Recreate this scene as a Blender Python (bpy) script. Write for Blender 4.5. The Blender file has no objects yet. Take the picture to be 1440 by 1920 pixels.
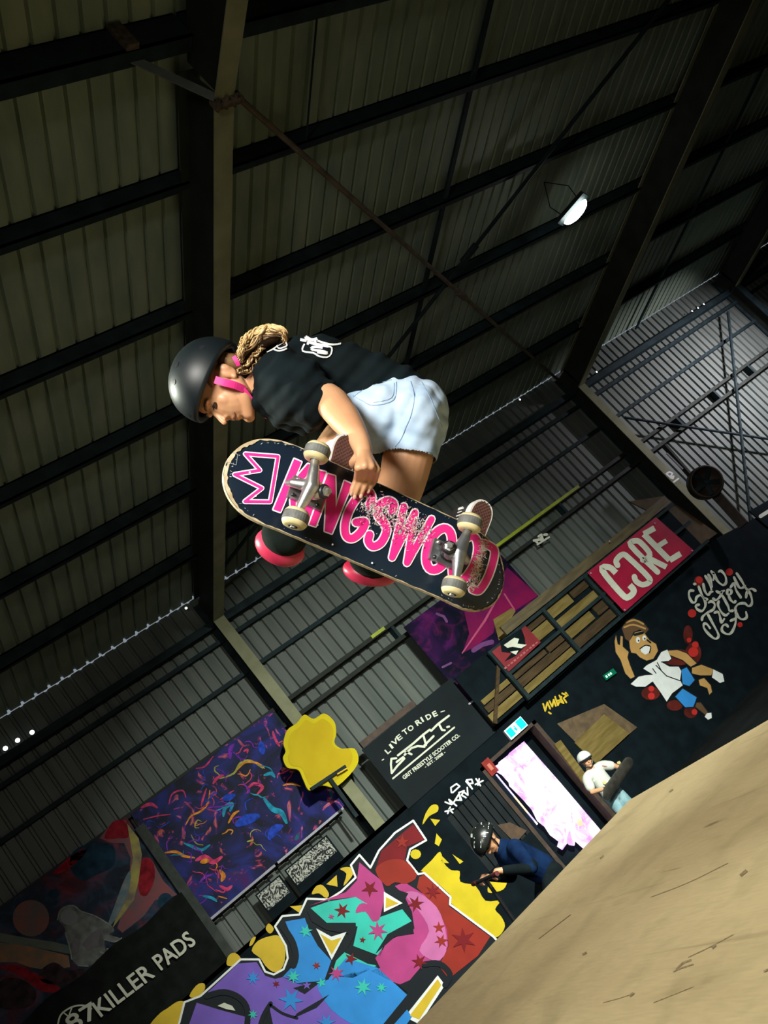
import bpy, bmesh, math, random
from mathutils import Vector, Matrix
random.seed(7)
S = bpy.context.scene
COL = S.collection

# ------------------------------------------------------------------ camera
F = 1694.0                                  # focal length in pixels of the 1440x1920 frame
CZ = 2.65                                   # lens height above the hall floor
RX = Vector((0.73117658, -0.24959592, -0.63488793))    # image right in the hall's axes
RY = Vector((-0.46963439, 0.49085212, -0.73383086))    # image down
RZ = Vector((0.49479728, 0.83472515, 0.24168075))      # view direction
CAM = Vector((0, 0, CZ))
cd = bpy.data.cameras.new('camera'); cam = bpy.data.objects.new('camera', cd); COL.objects.link(cam)
cd.sensor_fit = 'VERTICAL'; cd.sensor_height = 24.0; cd.lens = F / 1920 * 24.0
cd.clip_start = 0.05; cd.clip_end = 200
m = Matrix.Identity(4)
for i in range(3):
    m[i][0] = RX[i]; m[i][1] = -RY[i]; m[i][2] = -RZ[i]; m[i][3] = CAM[i]
cam.matrix_world = m
S.camera = cam

# ------------------------------------------------------------------ world, exposure
w = bpy.data.worlds.new('world'); S.world = w; w.use_nodes = True
w.node_tree.nodes['Background'].inputs[0].default_value = (0.75, 0.86, 1.0, 1)
w.node_tree.nodes['Background'].inputs[1].default_value = 0.3
vs = S.view_settings
vs.view_transform = 'Standard'; vs.look = 'None'; vs.gamma = 1.0; vs.exposure = 0.0; vs.use_curve_mapping = False

def area(name, loc, aim, power, size, col, spread=180):
    l = bpy.data.lights.new(name, 'AREA'); l.energy = power; l.size = size; l.color = col; l.shape = 'DISK'
    l.spread = math.radians(spread)
    o = bpy.data.objects.new(name, l); COL.objects.link(o); o.location = loc
    o.rotation_euler = (Vector(aim) - Vector(loc)).to_track_quat('-Z', 'Y').to_euler()
    return o
# area lights without fixtures, out of frame; hall, deck and far are added fill
area('flood_light_key', (-1.7, -1.7, 5.5), (1.2, 2.2, 3.1), 155, 1.6, (1.0, 0.965, 0.89), 95)
area('flood_light_back', (-1.6, 4.6, 6.6), (1.3, 2.4, 3.2), 75, 1.0, (0.95, 1.0, 0.85), 70)
area('fill_light_hall', (5.6, 0.6, 7.2), (6.4, 13.6, 0.2), 350, 0.5, (0.94, 1.0, 0.92), 58)
area('fill_light_deck', (3.4, 2.5, 7.7), (3.2, 6.6, 1.35), 105, 0.6, (1.0, 0.95, 0.83), 85)
area('fill_light_far', (18.7, 10.3, 5.0), (17.6, 14.0, 4.2), 200, 0.5, (0.95, 0.90, 1.0), 105)

# ------------------------------------------------------------------ helpers
def ray(u, v):
    return RX * ((u - 720) / F) + RY * ((v - 960) / F) + RZ
def P(u, v, dep): return CAM + ray(u, v) * dep                    # at a depth
def PW(u, v, Y=14.0):
    d = ray(u, v); return CAM + d * (Y / d.y)                     # on a plane parallel to the back wall
def PZ(u, v, z):
    d = ray(u, v); return CAM + d * ((z - CZ) / d.z)

MATS = {}
def mat(name, col, rough=0.6, var=0.12, scale=8.0, bump=0.0, metal=0.0, spec=0.5, emit=0.0, col2=None, stretch=None, detail=4.0):
    if name in MATS: return MATS[name]
    M = bpy.data.materials.new(name); M.use_nodes = True
    nt = M.node_tree; N = nt.nodes; L = nt.links; b = N['Principled BSDF']
    b.inputs['Roughness'].default_value = rough; b.inputs['Metallic'].default_value = metal
    b.inputs['Specular IOR Level'].default_value = spec
    tc = N.new('ShaderNodeTexCoord'); src = tc.outputs['Object']
    if stretch:
        mp = N.new('ShaderNodeMapping'); mp.inputs['Scale'].default_value = stretch; L.new(src, mp.inputs[0]); src = mp.outputs[0]
    nz = N.new('ShaderNodeTexNoise'); nz.inputs['Scale'].default_value = scale; nz.inputs['Detail'].default_value = detail
    L.new(src, nz.inputs['Vector'])
    rp = N.new('ShaderNodeValToRGB'); L.new(nz.outputs['Fac'], rp.inputs[0])
    c2 = col2 or tuple(min(1, c * (1 + var)) for c in col[:3])
    c1 = col if col2 else tuple(c * (1 - var) for c in col[:3])
    rp.color_ramp.elements[0].color = (*c1[:3], 1); rp.color_ramp.elements[0].position = 0.35
    rp.color_ramp.elements[1].color = (*c2[:3], 1); rp.color_ramp.elements[1].position = 0.68
    L.new(rp.outputs[0], b.inputs['Base Color'])
    if emit:
        L.new(rp.outputs[0], b.inputs['Emission Color']); b.inputs['Emission Strength'].default_value = emit
    if bump:
        bp = N.new('ShaderNodeBump'); bp.inputs['Strength'].default_value = bump; bp.inputs['Distance'].default_value = 0.01
        L.new(nz.outputs['Fac'], bp.inputs['Height']); L.new(bp.outputs[0], b.inputs['Normal'])
    MATS[name] = M
    return M

def wloc(o):
    v = Vector((0, 0, 0))
    while o is not None: v += o.location; o = o.parent
    return v
def obj(name, verts, faces, m, parent=None, smooth=False, label=None):
    me = bpy.data.meshes.new(name)
    off = wloc(parent) if parent is not None else Vector((0, 0, 0))
    me.from_pydata([tuple(Vector(v) - off) for v in verts], [], faces); me.validate(); me.update()
    ms = m if isinstance(m, (list, tuple)) else [m]
    for mm in ms: me.materials.append(mm)
    if smooth:
        for p in me.polygons: p.use_smooth = True
    o = bpy.data.objects.new(name, me); COL.objects.link(o)
    if parent is not None: o.parent = parent
    if label: o['label'] = label
    return o
def bobj(name, bm, m, parent=None, smooth=False, label=None):
    bm.verts.index_update()
    vs_ = [v.co.copy() for v in bm.verts]; fs = [[v.index for v in f.verts] for f in bm.faces]
    bm.free()
    return obj(name, vs_, fs, m, parent, smooth, label)
def thing(name, label, cat, loc=(0, 0, 0), group=None, kind=None):
    o = bpy.data.objects.new(name, None); COL.objects.link(o); o.location = loc; o.empty_display_size = 0.1
    o['label'] = label; o['category'] = cat
    if group: o['group'] = group
    if kind: o['kind'] = kind
    return o
def tag(o, label, cat, group=None, kind=None):
    o['label'] = label; o['category'] = cat
    if group: o['group'] = group
    if kind: o['kind'] = kind
    return o
def struct(o, label=None, cat=None):
    o['kind'] = 'structure'
    if label: o['label'] = label
    if cat: o['category'] = cat
    return o

class G:
    """collects geometry for one mesh"""
    def __init__(s): s.v = []; s.f = []
    def add(s, vs_, fs):
        n = len(s.v); s.v += [Vector(a) for a in vs_]; s.f += [[i + n for i in f] for f in fs]; return s
    def box(s, lo, hi):
        (a, b, c), (d, e, f) = lo, hi
        return s.add([(a, b, c), (d, b, c), (d, e, c), (a, e, c), (a, b, f), (d, b, f), (d, e, f), (a, e, f)],
                     [(3, 2, 1, 0), (4, 5, 6, 7), (0, 1, 5, 4), (1, 2, 6, 5), (2, 3, 7, 6), (3, 0, 4, 7)])
    def frame(s, o, ax, ay, az, sx, sy, sz):
        """box centred at o with unit axes"""
        o = Vector(o); c = []
        for k in (-1, 1):
            for i, j in ((-1, -1), (1, -1), (1, 1), (-1, 1)):
                c.append(o + ax * (i * sx / 2) + ay * (j * sy / 2) + az * (k * sz / 2))
        return s.add(c, [(3, 2, 1, 0), (4, 5, 6, 7), (0, 1, 5, 4), (1, 2, 6, 5), (2, 3, 7, 6), (3, 0, 4, 7)])
    def bar(s, a, b, w_, h_, up=Vector((0, 0, 1))):
        a = Vector(a); b = Vector(b); d = (b - a); l = d.length; d.normalize()
        x = d.cross(up)
        if x.length < 1e-4: x = d.cross(Vector((1, 0, 0)))
        x.normalize(); y = x.cross(d)
        return s.frame((a + b) / 2, d, x, y, l, w_, h_)
    def tube(s, pts, r, n=10, cap=True):
        pts = [Vector(p) for p in pts]; k = len(pts)
        rs = r if isinstance(r, (list, tuple)) else [r] * k
        t = (pts[1] - pts[0]).normalized(); nx = t.cross(Vector((0.13, 0.31, 0.94)))
        if nx.length < 1e-3: nx = t.cross(Vector((1, 0, 0)))
        nx.normalize(); vs_ = []; fs = []
        for i, p in enumerate(pts):
            if i == 0: t = pts[1] - p
            elif i == k - 1: t = p - pts[i - 1]
            else: t = pts[i + 1] - pts[i - 1]
            t.normalize(); nx = (nx - t * nx.dot(t)).normalized(); ny = t.cross(nx)
            for j in range(n):
                a = 2 * math.pi * j / n
                vs_.append(p + (nx * math.cos(a) + ny * math.sin(a)) * rs[i])
        for i in range(k - 1):
            for j in range(n):
                fs.append((i * n + j, i * n + (j + 1) % n, (i + 1) * n + (j + 1) % n, (i + 1) * n + j))
        if cap: fs.append(tuple(range(n - 1, -1, -1))); fs.append(tuple(range((k - 1) * n, k * n)))
        return s.add(vs_, fs)
    def lathe(s, o, ax, prof, n=24):
        """prof: (distance along ax, radius)"""
        o = Vector(o); ax = Vector(ax).normalized(); x = ax.cross(Vector((0.2, 0.3, 0.93))).normalized(); y = ax.cross(x)
        vs_ = []; fs = []
        for (h, r) in prof:
            for j in range(n):
                a = 2 * math.pi * j / n; vs_.append(o + ax * h + (x * math.cos(a) + y * math.sin(a)) * max(r, 1e-5))
        for i in range(len(prof) - 1):
            for j in range(n):
                fs.append((i * n + j, i * n + (j + 1) % n, (i + 1) * n + (j + 1) % n, (i + 1) * n + j))
        fs.append(tuple(range(n - 1, -1, -1))); fs.append(tuple(range((len(prof) - 1) * n, len(prof) * n)))
        return s.add(vs_, fs)
    def ball(s, c, r, n=10, k=7):
        c = Vector(c); r = Vector((r, r, r)) if not hasattr(r, '__len__') else Vector(r)
        vs_ = []; fs = []
        for i in range(k + 1):
            ph = math.pi * i / k
            for j in range(n):
                a = 2 * math.pi * j / n
                vs_.append(c + Vector((r.x * math.sin(ph) * math.cos(a), r.y * math.sin(ph) * math.sin(a), r.z * math.cos(ph))))
        for i in range(k):
            for j in range(n): fs.append((i * n + j, (i + 1) * n + j, (i + 1) * n + (j + 1) % n, i * n + (j + 1) % n))
        return s.add(vs_, fs)
    def eball(s, c, a, b, d, n=14, k=10):
        """ellipsoid with three semi-axis vectors"""
        c = Vector(c); vs_ = []; fs = []
        for i in range(k + 1):
            ph = math.pi * i / k
            for j in range(n):
                t = 2 * math.pi * j / n; vs_.append(c + a * (math.sin(ph) * math.cos(t)) + b * (math.sin(ph) * math.sin(t)) + d * math.cos(ph))
        for i in range(k):
            for j in range(n): fs.append((i * n + j, (i + 1) * n + j, (i + 1) * n + (j + 1) % n, i * n + (j + 1) % n))
        return s.add(vs_, fs)
    def make(s, name, m, parent=None, smooth=False, label=None):
        return obj(name, s.v, s.f, m, parent, smooth, label)

def spline(pts, n=6, closed=False):
    """Catmull-Rom through 2D or 3D points"""
    pts = [Vector(p) for p in pts]; k = len(pts); out = []
    rng = range(k) if closed else range(k - 1)
    for i in rng:
        if closed: a, b, c, d = pts[(i - 1) % k], pts[i], pts[(i + 1) % k], pts[(i + 2) % k]
        else: a, b, c, d = pts[max(i - 1, 0)], pts[i], pts[i + 1], pts[min(i + 2, k - 1)]
        for j in range(n):
            t = j / n
            out.append(0.5 * ((2 * b) + (c - a) * t + (2 * a - 5 * b + 4 * c - d) * t * t + (3 * b - a - 3 * c + d) * t ** 3))
    if not closed: out.append(pts[-1])
    return out

from mathutils.geometry import tessellate_polygon
def poly(pts, proj):
    """flat polygon: 2D outline -> triangles through the projector"""
    tri = tessellate_polygon([[Vector((p[0], p[1], 0)) for p in pts]])
    vs_ = [proj(p[0], p[1]) for p in pts]
    return vs_, [tuple(t) for t in tri]
def orient(vs_, fs, n):
    out = []
    for f in fs:
        a, b, c = (Vector(vs_[i]) for i in f[:3])
        if (b - a).cross(c - a).dot(n) < 0: f = tuple(reversed(f))
        out.append(tuple(f))
    return out
TOCAM = Vector((0, -1, 0))
def patch(g, pts, proj, n=TOCAM):
    vs_, fs = poly(pts, proj); g.add(vs_, orient(vs_, fs, n)); return g
EPS = 0.00012
def stroke(g, pts, wd, proj, n=TOCAM, closed=False, rnd=True):
    """brush stroke of the given pixel width along a 2D line"""
    pts = [Vector((p[0], p[1])) for p in pts]
    ws = wd if isinstance(wd, (list, tuple)) else [wd] * len(pts)
    k = len(pts)
    turn = max([0] + [abs(((pts[i + 1] - pts[i]).angle(pts[i] - pts[i - 1], 0))) for i in range(1, k - 1)]) if k > 2 else 9
    if k > 6 and turn < 1.25:                              # smooth line: one continuous ribbon
        L1, L2 = [], []
        for i in range(k):
            a = pts[(i - 1) % k] if closed or i else pts[0]; b = pts[(i + 1) % k] if closed or i < k - 1 else pts[-1]
            d = (b - a).normalized(); nn = Vector((-d.y, d.x)) * ws[i] / 2; L1.append(pts[i] + nn); L2.append(pts[i] - nn)
        vs_ = [proj(p.x, p.y) for p in L1 + L2]
        g.add(vs_, orient(vs_, [(i, (i + 1) % k, k + (i + 1) % k, k + i) for i in range(k if closed else k - 1)], n))
        if rnd and not closed:
            for i in (0, k - 1):
                r = ws[i] / 2; vs_ = [n * -EPS + proj(pts[i].x + r * math.cos(a * math.pi / 5), pts[i].y + r * math.sin(a * math.pi / 5)) for a in range(10)]
                g.add(vs_, orient(vs_, [tuple(range(10))], n))
        return g
    segs = list(zip(range(len(pts) - 1), range(1, len(pts))))
    if closed: segs.append((len(pts) - 1, 0))
    for i, j in segs:
        a, b = pts[i], pts[j]; d = b - a
        if d.length < 1e-6: continue
        d.normalize(); nn = Vector((-d.y, d.x)); wa, wb = ws[i] / 2, ws[j] / 2
        q = [a + nn * wa, b + nn * wb, b - nn * wb, a - nn * wa]
        vs_ = [proj(p.x, p.y) + n * (EPS * (i + 1)) for p in q]; g.add(vs_, orient(vs_, [(0, 1, 2), (0, 2, 3)], n))
    if rnd:
        for i, p in enumerate(pts):
            r = ws[i] / 2; vs_ = [n * (-EPS * (i % 2 + 1)) + proj(p.x + r * math.cos(a * math.pi / 4), p.y + r * math.sin(a * math.pi / 4)) for a in range(8)]
            g.add(vs_, orient(vs_, [tuple(range(8))], n))
    return g
def wallp(Y): return lambda u, v: PW(u, v, Y)

TMP = bpy.data.scenes.new('tmp')                      # scratch scene: evaluates one object at a time
def evaluated(o):
    TMP.collection.objects.link(o); 
    with bpy.context.temp_override(scene=TMP, view_layer=TMP.view_layers[0]): dg = bpy.context.evaluated_depsgraph_get()
    dg.update(); ev = o.evaluated_get(dg); em = ev.to_mesh()
    r = [v.co.copy() for v in em.vertices], [tuple(p.vertices) for p in em.polygons]
    ev.to_mesh_clear(); TMP.collection.objects.unlink(o); bpy.data.objects.remove(o); return r
def remesh(name, g, m, parent=None, voxel=0.01, smooth=6, label=None, disp=0.0):
    """fuse overlapping volumes into one continuous surface"""
    me = bpy.data.meshes.new('tmp'); me.from_pydata([tuple(v) for v in g.v], [], g.f); me.validate(); me.update()
    bm = bmesh.new(); bm.from_mesh(me); bmesh.ops.recalc_face_normals(bm, faces=bm.faces); bm.to_mesh(me); bm.free()
    o = bpy.data.objects.new('tmp', me)
    r = o.modifiers.new('r', 'REMESH'); r.mode = 'VOXEL'; r.voxel_size = voxel; r.adaptivity = 0
    if smooth:
        s_ = o.modifiers.new('s', 'SMOOTH'); s_.factor = 0.5; s_.iterations = smooth
    vs_, fs = evaluated(o); bpy.data.meshes.remove(me)
    return obj(name, vs_, fs, m, parent, True, label)
def limb(g, pts, rs, n=22, sub=6):
    """tapered limb: overlapping rounded segments"""
    P_ = spline(pts, sub); k = len(pts); R_ = []
    for i in range(k - 1):
        for j in range(sub): t = j / sub; R_.append(rs[i] * (1 - t) + rs[i + 1] * t)
    R_.append(rs[-1])
    g.tube(P_, R_, n); g.ball(P_[0], R_[0], n, 8); g.ball(P_[-1], R_[-1], n, 8)
    return g

from mathutils.bvhtree import BVHTree
def bvh(o):
    off = wloc(o); return BVHTree.FromPolygons([v.co + off for v in o.data.vertices], [tuple(p.vertices) for p in o.data.polygons])
def surf(b, eps=0.002, back=None):
    """projector: the point of a surface seen at a pixel, lifted a little"""
    def f(u, v):
        d = ray(u, v).normalized(); h = b.ray_cast(CAM, d)
        if h[0] is None:
            q = P(u, v, back or 2.5); h = b.find_nearest(q)
        return h[0] + h[1] * eps
    return f
def surfline(g, pj, pts, r, n=4, sub=4):
    g.tube([pj(p[0], p[1]) for p in spline(pts, sub)], r, n); return g

def text_mesh(body, size=1.0, shear=0.0, space=1.0):
    """outline of lettering in the built-in face, as 2D triangles"""
    c = bpy.data.curves.new('t', 'FONT'); c.body = body; c.size = size; c.shear = shear; c.space_character = space
    c.align_x = 'CENTER'; c.align_y = 'CENTER'; c.resolution_u = 3
    vs_, fs = evaluated(bpy.data.objects.new('t', c)); vs_ = [(v.x, v.y) for v in vs_]; bpy.data.curves.remove(c)
    return vs_, fs
def put_text(g, body, quad, proj, n=TOCAM, shear=0.0, space=1.0, bold=0.0):
    """lettering stretched into a pixel quad: top-left, top-right, bottom-right, bottom-left"""
    vs_, fs = text_mesh(body, 1.0, shear, space)
    x0 = min(a for a, b in vs_); x1 = max(a for a, b in vs_); y0 = min(b for a, b in vs_); y1 = max(b for a, b in vs_)
    q = [Vector(p) for p in quad]
    for ki, (dx, dy) in enumerate([(0, 0)] if not bold else [(0, 0), (bold, 0), (-bold, 0), (0, bold), (0, -bold)]):
        out = []
        for a, b in vs_:
            s = (a - x0) / (x1 - x0); t = (y1 - b) / (y1 - y0)
            p = (q[0] * (1 - s) + q[1] * s) * (1 - t) + (q[3] * (1 - s) + q[2] * s) * t
            out.append(proj(p.x + dx, p.y + dy) + n * (EPS * 4 * ki))
        g.add(out, orient(out, fs, n))
    return g
# ================================================================== the hall
TAN = 0.1548; WY = 14.15
def zr(y): return 7.30 + TAN * (14.0 - y)             # underside of the roof sheets
X0, X1, Y0 = -7.0, 27.0, -8.0
m_roof = mat('roof sheet', (0.19, 0.25, 0.195), 0.6, 0.28, 1.3, stretch=(3, 0.35, 1), col2=(0.28, 0.335, 0.25), spec=0.25)
m_wall = mat('wall sheet', (0.075, 0.090, 0.080), 0.6, 0.25, 1.2, stretch=(2.5, 1, 0.4), col2=(0.125, 0.14, 0.122), spec=0.25)
m_steel = mat('dark steel', (0.013, 0.024, 0.027), 0.7, 0.3, 5, spec=0.15)
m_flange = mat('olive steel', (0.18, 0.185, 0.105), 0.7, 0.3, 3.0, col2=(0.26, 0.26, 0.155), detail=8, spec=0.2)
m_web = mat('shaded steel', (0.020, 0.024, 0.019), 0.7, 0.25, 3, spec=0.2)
m_rust = mat('rusty steel', (0.085, 0.065, 0.048), 0.85, 0.4, 20, spec=0.1)
m_black = mat('black paint', (0.0035, 0.0075, 0.010), 0.8, 0.3, 4, spec=0.08)
m_conc = mat('concrete floor', (0.010, 0.013, 0.013), 0.8, 0.3, 2, spec=0.1)
m_day = mat('daylight', (0.95, 0.97, 1.0), 0.5, 0.02, 3, emit=3.0)

def sheet_mesh(name, n, pitch, length, depth, pan, m):
    """trapezoidal sheet of n ribs along its own z, rib recesses behind (+y)"""
    prof = []
    a = (pitch - pan) / 2
    for i in range(n):
        x = i * pitch
        prof += [(x, 0), (x + pan, 0), (x + pan + a * 0.45, depth), (x + pitch - a * 0.45, depth)]
    prof.append((n * pitch, 0))
    vs_ = [(x, y, 0) for x, y in prof] + [(x, y, length) for x, y in prof]; k = len(prof)
    me = bpy.data.meshes.new(name); me.from_pydata(vs_, [], [(i, i + 1, k + i + 1, k + i) for i in range(k - 1)]); me.materials.append(m); me.update()
    return me
def child(name, me, parent, mw):
    o = bpy.data.objects.new(name, me); COL.objects.link(o); o.parent = parent
    o.matrix_local = parent.matrix_world.inverted() @ mw if False else mw
    return o

floor = struct(G().box((X0, Y0, -0.15), (X1, WY + 0.2, 0)).make('floor', m_conc), 'dark concrete floor of the hall', 'floor')

wall_back = struct(G().box((X0, WY - 0.03, 0.0), (X1, WY + 0.04, 0.25)).make('wall_back', m_black), 'ribbed metal cladding wall at the back of the hall', 'wall')
sm = sheet_mesh('wall_sheet', 6, 0.2, 7.015, 0.045, 0.135, m_wall)
x = -0.6
while x < X1 - 1.2:
    child('wall_sheet', sm, wall_back, Matrix.Translation((x, WY, 0.25))); x += 1.2
child('wall_sheet', sheet_mesh('wall_sheet_side', 1, 6.4, 7.015, 0.01, 6.3, m_wall), wall_back, Matrix.Translation((-7.0, WY, 0.25)))

ceiling = struct(G().bar((X0, Y0, zr(Y0) + 0.10), (X1, Y0, zr(Y0) + 0.10), 0.2, 0.1).make('ceiling', m_steel), 'dark sloping sheet metal roof on steel purlins', 'ceiling')
L_ = math.hypot(WY - Y0, TAN * (WY - Y0))
rm = sheet_mesh('roof_sheet', 5, 0.22, L_, 0.045, 0.165, m_roof)
ang = math.atan(TAN)
x = -0.55
while x < X1 - 1.1:
    mw = Matrix.Translation((x, WY, zr(WY))) @ Matrix.Rotation(math.radians(90) - ang, 4, 'X')
    child('roof_sheet', rm, ceiling, mw); x += 1.1
child('roof_sheet', sheet_mesh('roof_sheet_side', 1, 6.45, L_, 0.01, 6.3, m_roof), ceiling, Matrix.Translation((-7.0, WY, zr(WY))) @ Matrix.Rotation(math.radians(90) - ang, 4, 'X'))
# closing walls outside the picture
m_side = mat('side cladding', (0.12, 0.13, 0.12), 0.7, 0.2, 2)
struct(G().box((X0 - 0.1, Y0, 0), (X0, WY, 11)).make('wall_left', m_side), 'plain side wall of the hall', 'wall')
struct(G().box((X1, Y0, 0), (X1 + 0.1, WY + 0.1, 11)).make('wall_right', m_side), 'plain far side wall of the hall', 'wall')
struct(G().box((X0, Y0 - 0.1, 0), (X1, Y0, 11)).make('wall_front', m_side), 'plain wall behind the photographer', 'wall')

# purlins: lipped channels under the sheets, cut at the frames
FX = (4.47, 13.9, 20.1)
bays = [(X0, FX[0]), (FX[0], FX[1]), (FX[1], FX[2]), (FX[2], X1)]
def channel(g, xa, xb, y, z, h, b, t=0.02):
    """channel section along x: web and two flanges turned towards the wall"""
    g.box((xa, y, z - h), (xb, y + t, z)); g.box((xa, y, z - h), (xb, y + b, z - h + t)); g.box((xa, y, z - t), (xb, y + b, z))
for py in (-5.0, -3.3, -1.7, -0.1, 1.5, 3.1, 4.75, 6.2, 7.8, 9.35, 10.95, 12.55):
    for xa, xb in bays:
        g = G(); big = py == 4.75
        channel(g, xa + 0.02, xb - 0.02, py, zr(py) - 0.004, 0.3 if big else 0.2, 0.16 if big else 0.10)
        g.make('purlin', m_steel, ceiling)
# eave rail and wall girts
for xa, xb in bays:
    for z, h, y in ((6.72, 0.13, WY - 0.2), (6.40, 0.07, WY - 0.12), (5.74, 0.07, WY - 0.10)):
        G().box((xa + 0.05, y, z - h), (xb - 0.05, WY - 0.005, z)).make('girt', m_steel, wall_back)
    for z, h in ((4.96, 0.07), (4.66, 0.07)):
        G().box((xa + 0.1, WY - 0.2, z - h), (xb - 0.1, WY - 0.13, z)).make('girt', m_web, wall_back)
    for k in range(5):
        xx = xa + 0.15 + (xb - xa - 0.3) * k / 4
        G().box((xx - 0.03, WY - 0.18, 4.60), (xx + 0.03, WY - 0.005, 4.9)).make('girt_cleat', m_steel, wall_back)
# yellow strip along the rail's upper edge and small daylight holes in the cladding
m_ystrip = mat('yellow strip', (0.35, 0.42, 0.03), 0.5, 0.15, 6)
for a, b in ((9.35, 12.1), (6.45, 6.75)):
    G().box((a, WY - 0.225, 4.905), (b, WY - 0.201, 4.965)).make('yellow_strip', m_ystrip, wall_back, label='yellow strip along the wall rail')
for (u, v) in ((10, 1403), (33, 1388), (60, 1373), (349, 1140), (975, 749), (1119, 697), (1298, 583), (1309, 577), (1320, 570)):
    p = PW(u, v, WY - 0.21); s_ = 0.035 if u < 100 else 0.022
    G().lathe(p, (0, 1, 0), [(0, s_ * 0.8), (0.004, s_)], 10).make('daylight_hole', m_day, wall_back)

# portal frames: column, rafter with haunch at the ridge, splice plates
def ibeam(g, a, b, depth, fl, t=0.018, up=Vector((0, 0, 1))):
    """I section from a to b; a, b on the bottom flange centre line, depth towards up"""
    a = Vector(a); b = Vector(b); d = (b - a).normalized(); x = d.cross(up).normalized(); y = x.cross(d)
    return d, x, y, (b - a).length
for i, fx in enumerate(FX):
    names = ('steel portal frame with pale stained flange beside the skater',
             'steel portal frame right of the bright lamp with two lit edges',
             'dark steel portal frame at the far right edge of the roof')
    t = thing('portal_frame', names[i], 'steel frame', (fx, 13.9, 0), 'portal frames of the hall')
    yk = WY - 0.42                                      # inner face of the column
    def off(y, o): return zr(y) - o
    ys = 5.05
    # rafter below the splice
    g = G(); d = Vector((0, -1, TAN)).normalized(); up = Vector((0, TAN, 1)).normalized(); xx = Vector((1, 0, 0))
    A = Vector((fx, yk, off(yk, 0.72))); B = Vector((fx, ys, off(ys, 0.72)))
    ln = (B - A).length
    raf = G().frame((A + B) / 2 + up * 0.27, d, xx, up, ln, 0.012, 0.52).make('rafter', m_web, t)
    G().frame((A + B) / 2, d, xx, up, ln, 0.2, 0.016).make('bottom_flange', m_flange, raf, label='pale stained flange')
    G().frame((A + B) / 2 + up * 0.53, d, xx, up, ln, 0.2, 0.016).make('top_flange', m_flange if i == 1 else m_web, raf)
    # haunched length above the splice
    A2 = B; B2 = Vector((fx, 2.0, B.z - 0.08)); zt = zr(2.0) - 0.19; zt1 = zr(ys) - 0.19
    h2 = G().add([A2 + xx * -0.006, B2 + xx * -0.006, (fx - 0.006, 2.0, zt), (fx - 0.006, ys, zt1), A2 + xx * 0.006, B2 + xx * 0.006, (fx + 0.006, 2.0, zt), (fx + 0.006, ys, zt1)],
                 [(0, 1, 2, 3), (7, 6, 5, 4), (0, 4, 5, 1), (3, 2, 6, 7), (0, 3, 7, 4), (1, 5, 6, 2)]).make('rafter_haunch', m_web, t)
    d2 = (B2 - A2).normalized(); up2 = xx.cross(d2) * -1
    G().frame((A2 + B2) / 2, d2, xx, Vector((0, 0, 1)), (B2 - A2).length, 0.2, 0.016).make('bottom_flange', m_flange, h2)
    C = Vector((fx, 2.0, zt)); E = Vector((fx, Y0 + 0.1, zr(Y0 + 0.1) - 0.19))
    G().frame((C + E) / 2 + Vector((0, 0, -0.4)), (E - C).normalized(), xx, up, (E - C).length, 0.05, 0.8).make('rafter', m_web, t)
    # splice plate with bolts
    sp = G().box((fx - 0.13, ys - 0.03, B.z - 0.07), (fx + 0.16, ys + 0.03, B.z + 0.03)).make('splice_plate', m_rust, t)
    for bx in (-0.09, 0.0, 0.09):
        G().lathe((fx + bx, ys - 0.06, B.z - 0.045), (0, 1, 0), [(0, 0.018), (0.12, 0.018)], 6).make('bolt', m_rust, sp)
    # fly brace down to the flange
    fb = G().bar((fx - 0.10, ys - 0.05, B.z + 0.0), (fx - 0.62, 4.85, zr(4.85) - 0.22), 0.09, 0.012, Vector((0, 1, 0.2))).make('fly_brace', mat('grey bracket', (0.10, 0.115, 0.11), 0.6, 0.2), t)
    G().box((fx - 0.66, 4.70, zr(4.8) - 0.30), (fx - 0.54, 4.755, zr(4.8) - 0.02)).make('cleat', m_rust, t)
    # column
    G().box((fx - 0.006, yk, 0), (fx + 0.006, WY - 0.03, zr(WY) - 0.15)).make('column', m_web, t)
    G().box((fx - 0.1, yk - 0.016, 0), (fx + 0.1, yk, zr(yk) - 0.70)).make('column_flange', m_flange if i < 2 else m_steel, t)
    G().box((fx - 0.1, WY - 0.05, 0), (fx + 0.1, WY - 0.02, zr(WY) - 0.15)).make('column_flange', m_steel, t)
    G().box((fx - 0.1, yk, zr(yk) - 0.74), (fx + 0.1, WY - 0.03, zr(yk) - 0.72)).make('stiffener', m_web, t)
# light band on the second column: white stencilled tag
g = G()
KT = lambda q: [(1225 + x_ / 13.6, 870 + y_ / 13.6) for x_, y_ in q]
for q in ([(330, 250), (410, 200), (490, 240), (430, 330), (340, 262)], [(430, 345), (520, 310), (500, 372), (450, 355)], [(520, 460), (640, 372)]): stroke(g, KT(q), 3.2, wallp(WY - 0.44))
g.make('stencil', mat('white paint', (0.75, 0.78, 0.75), 0.6, 0.05), bpy.data.objects['portal_frame.001'])

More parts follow.
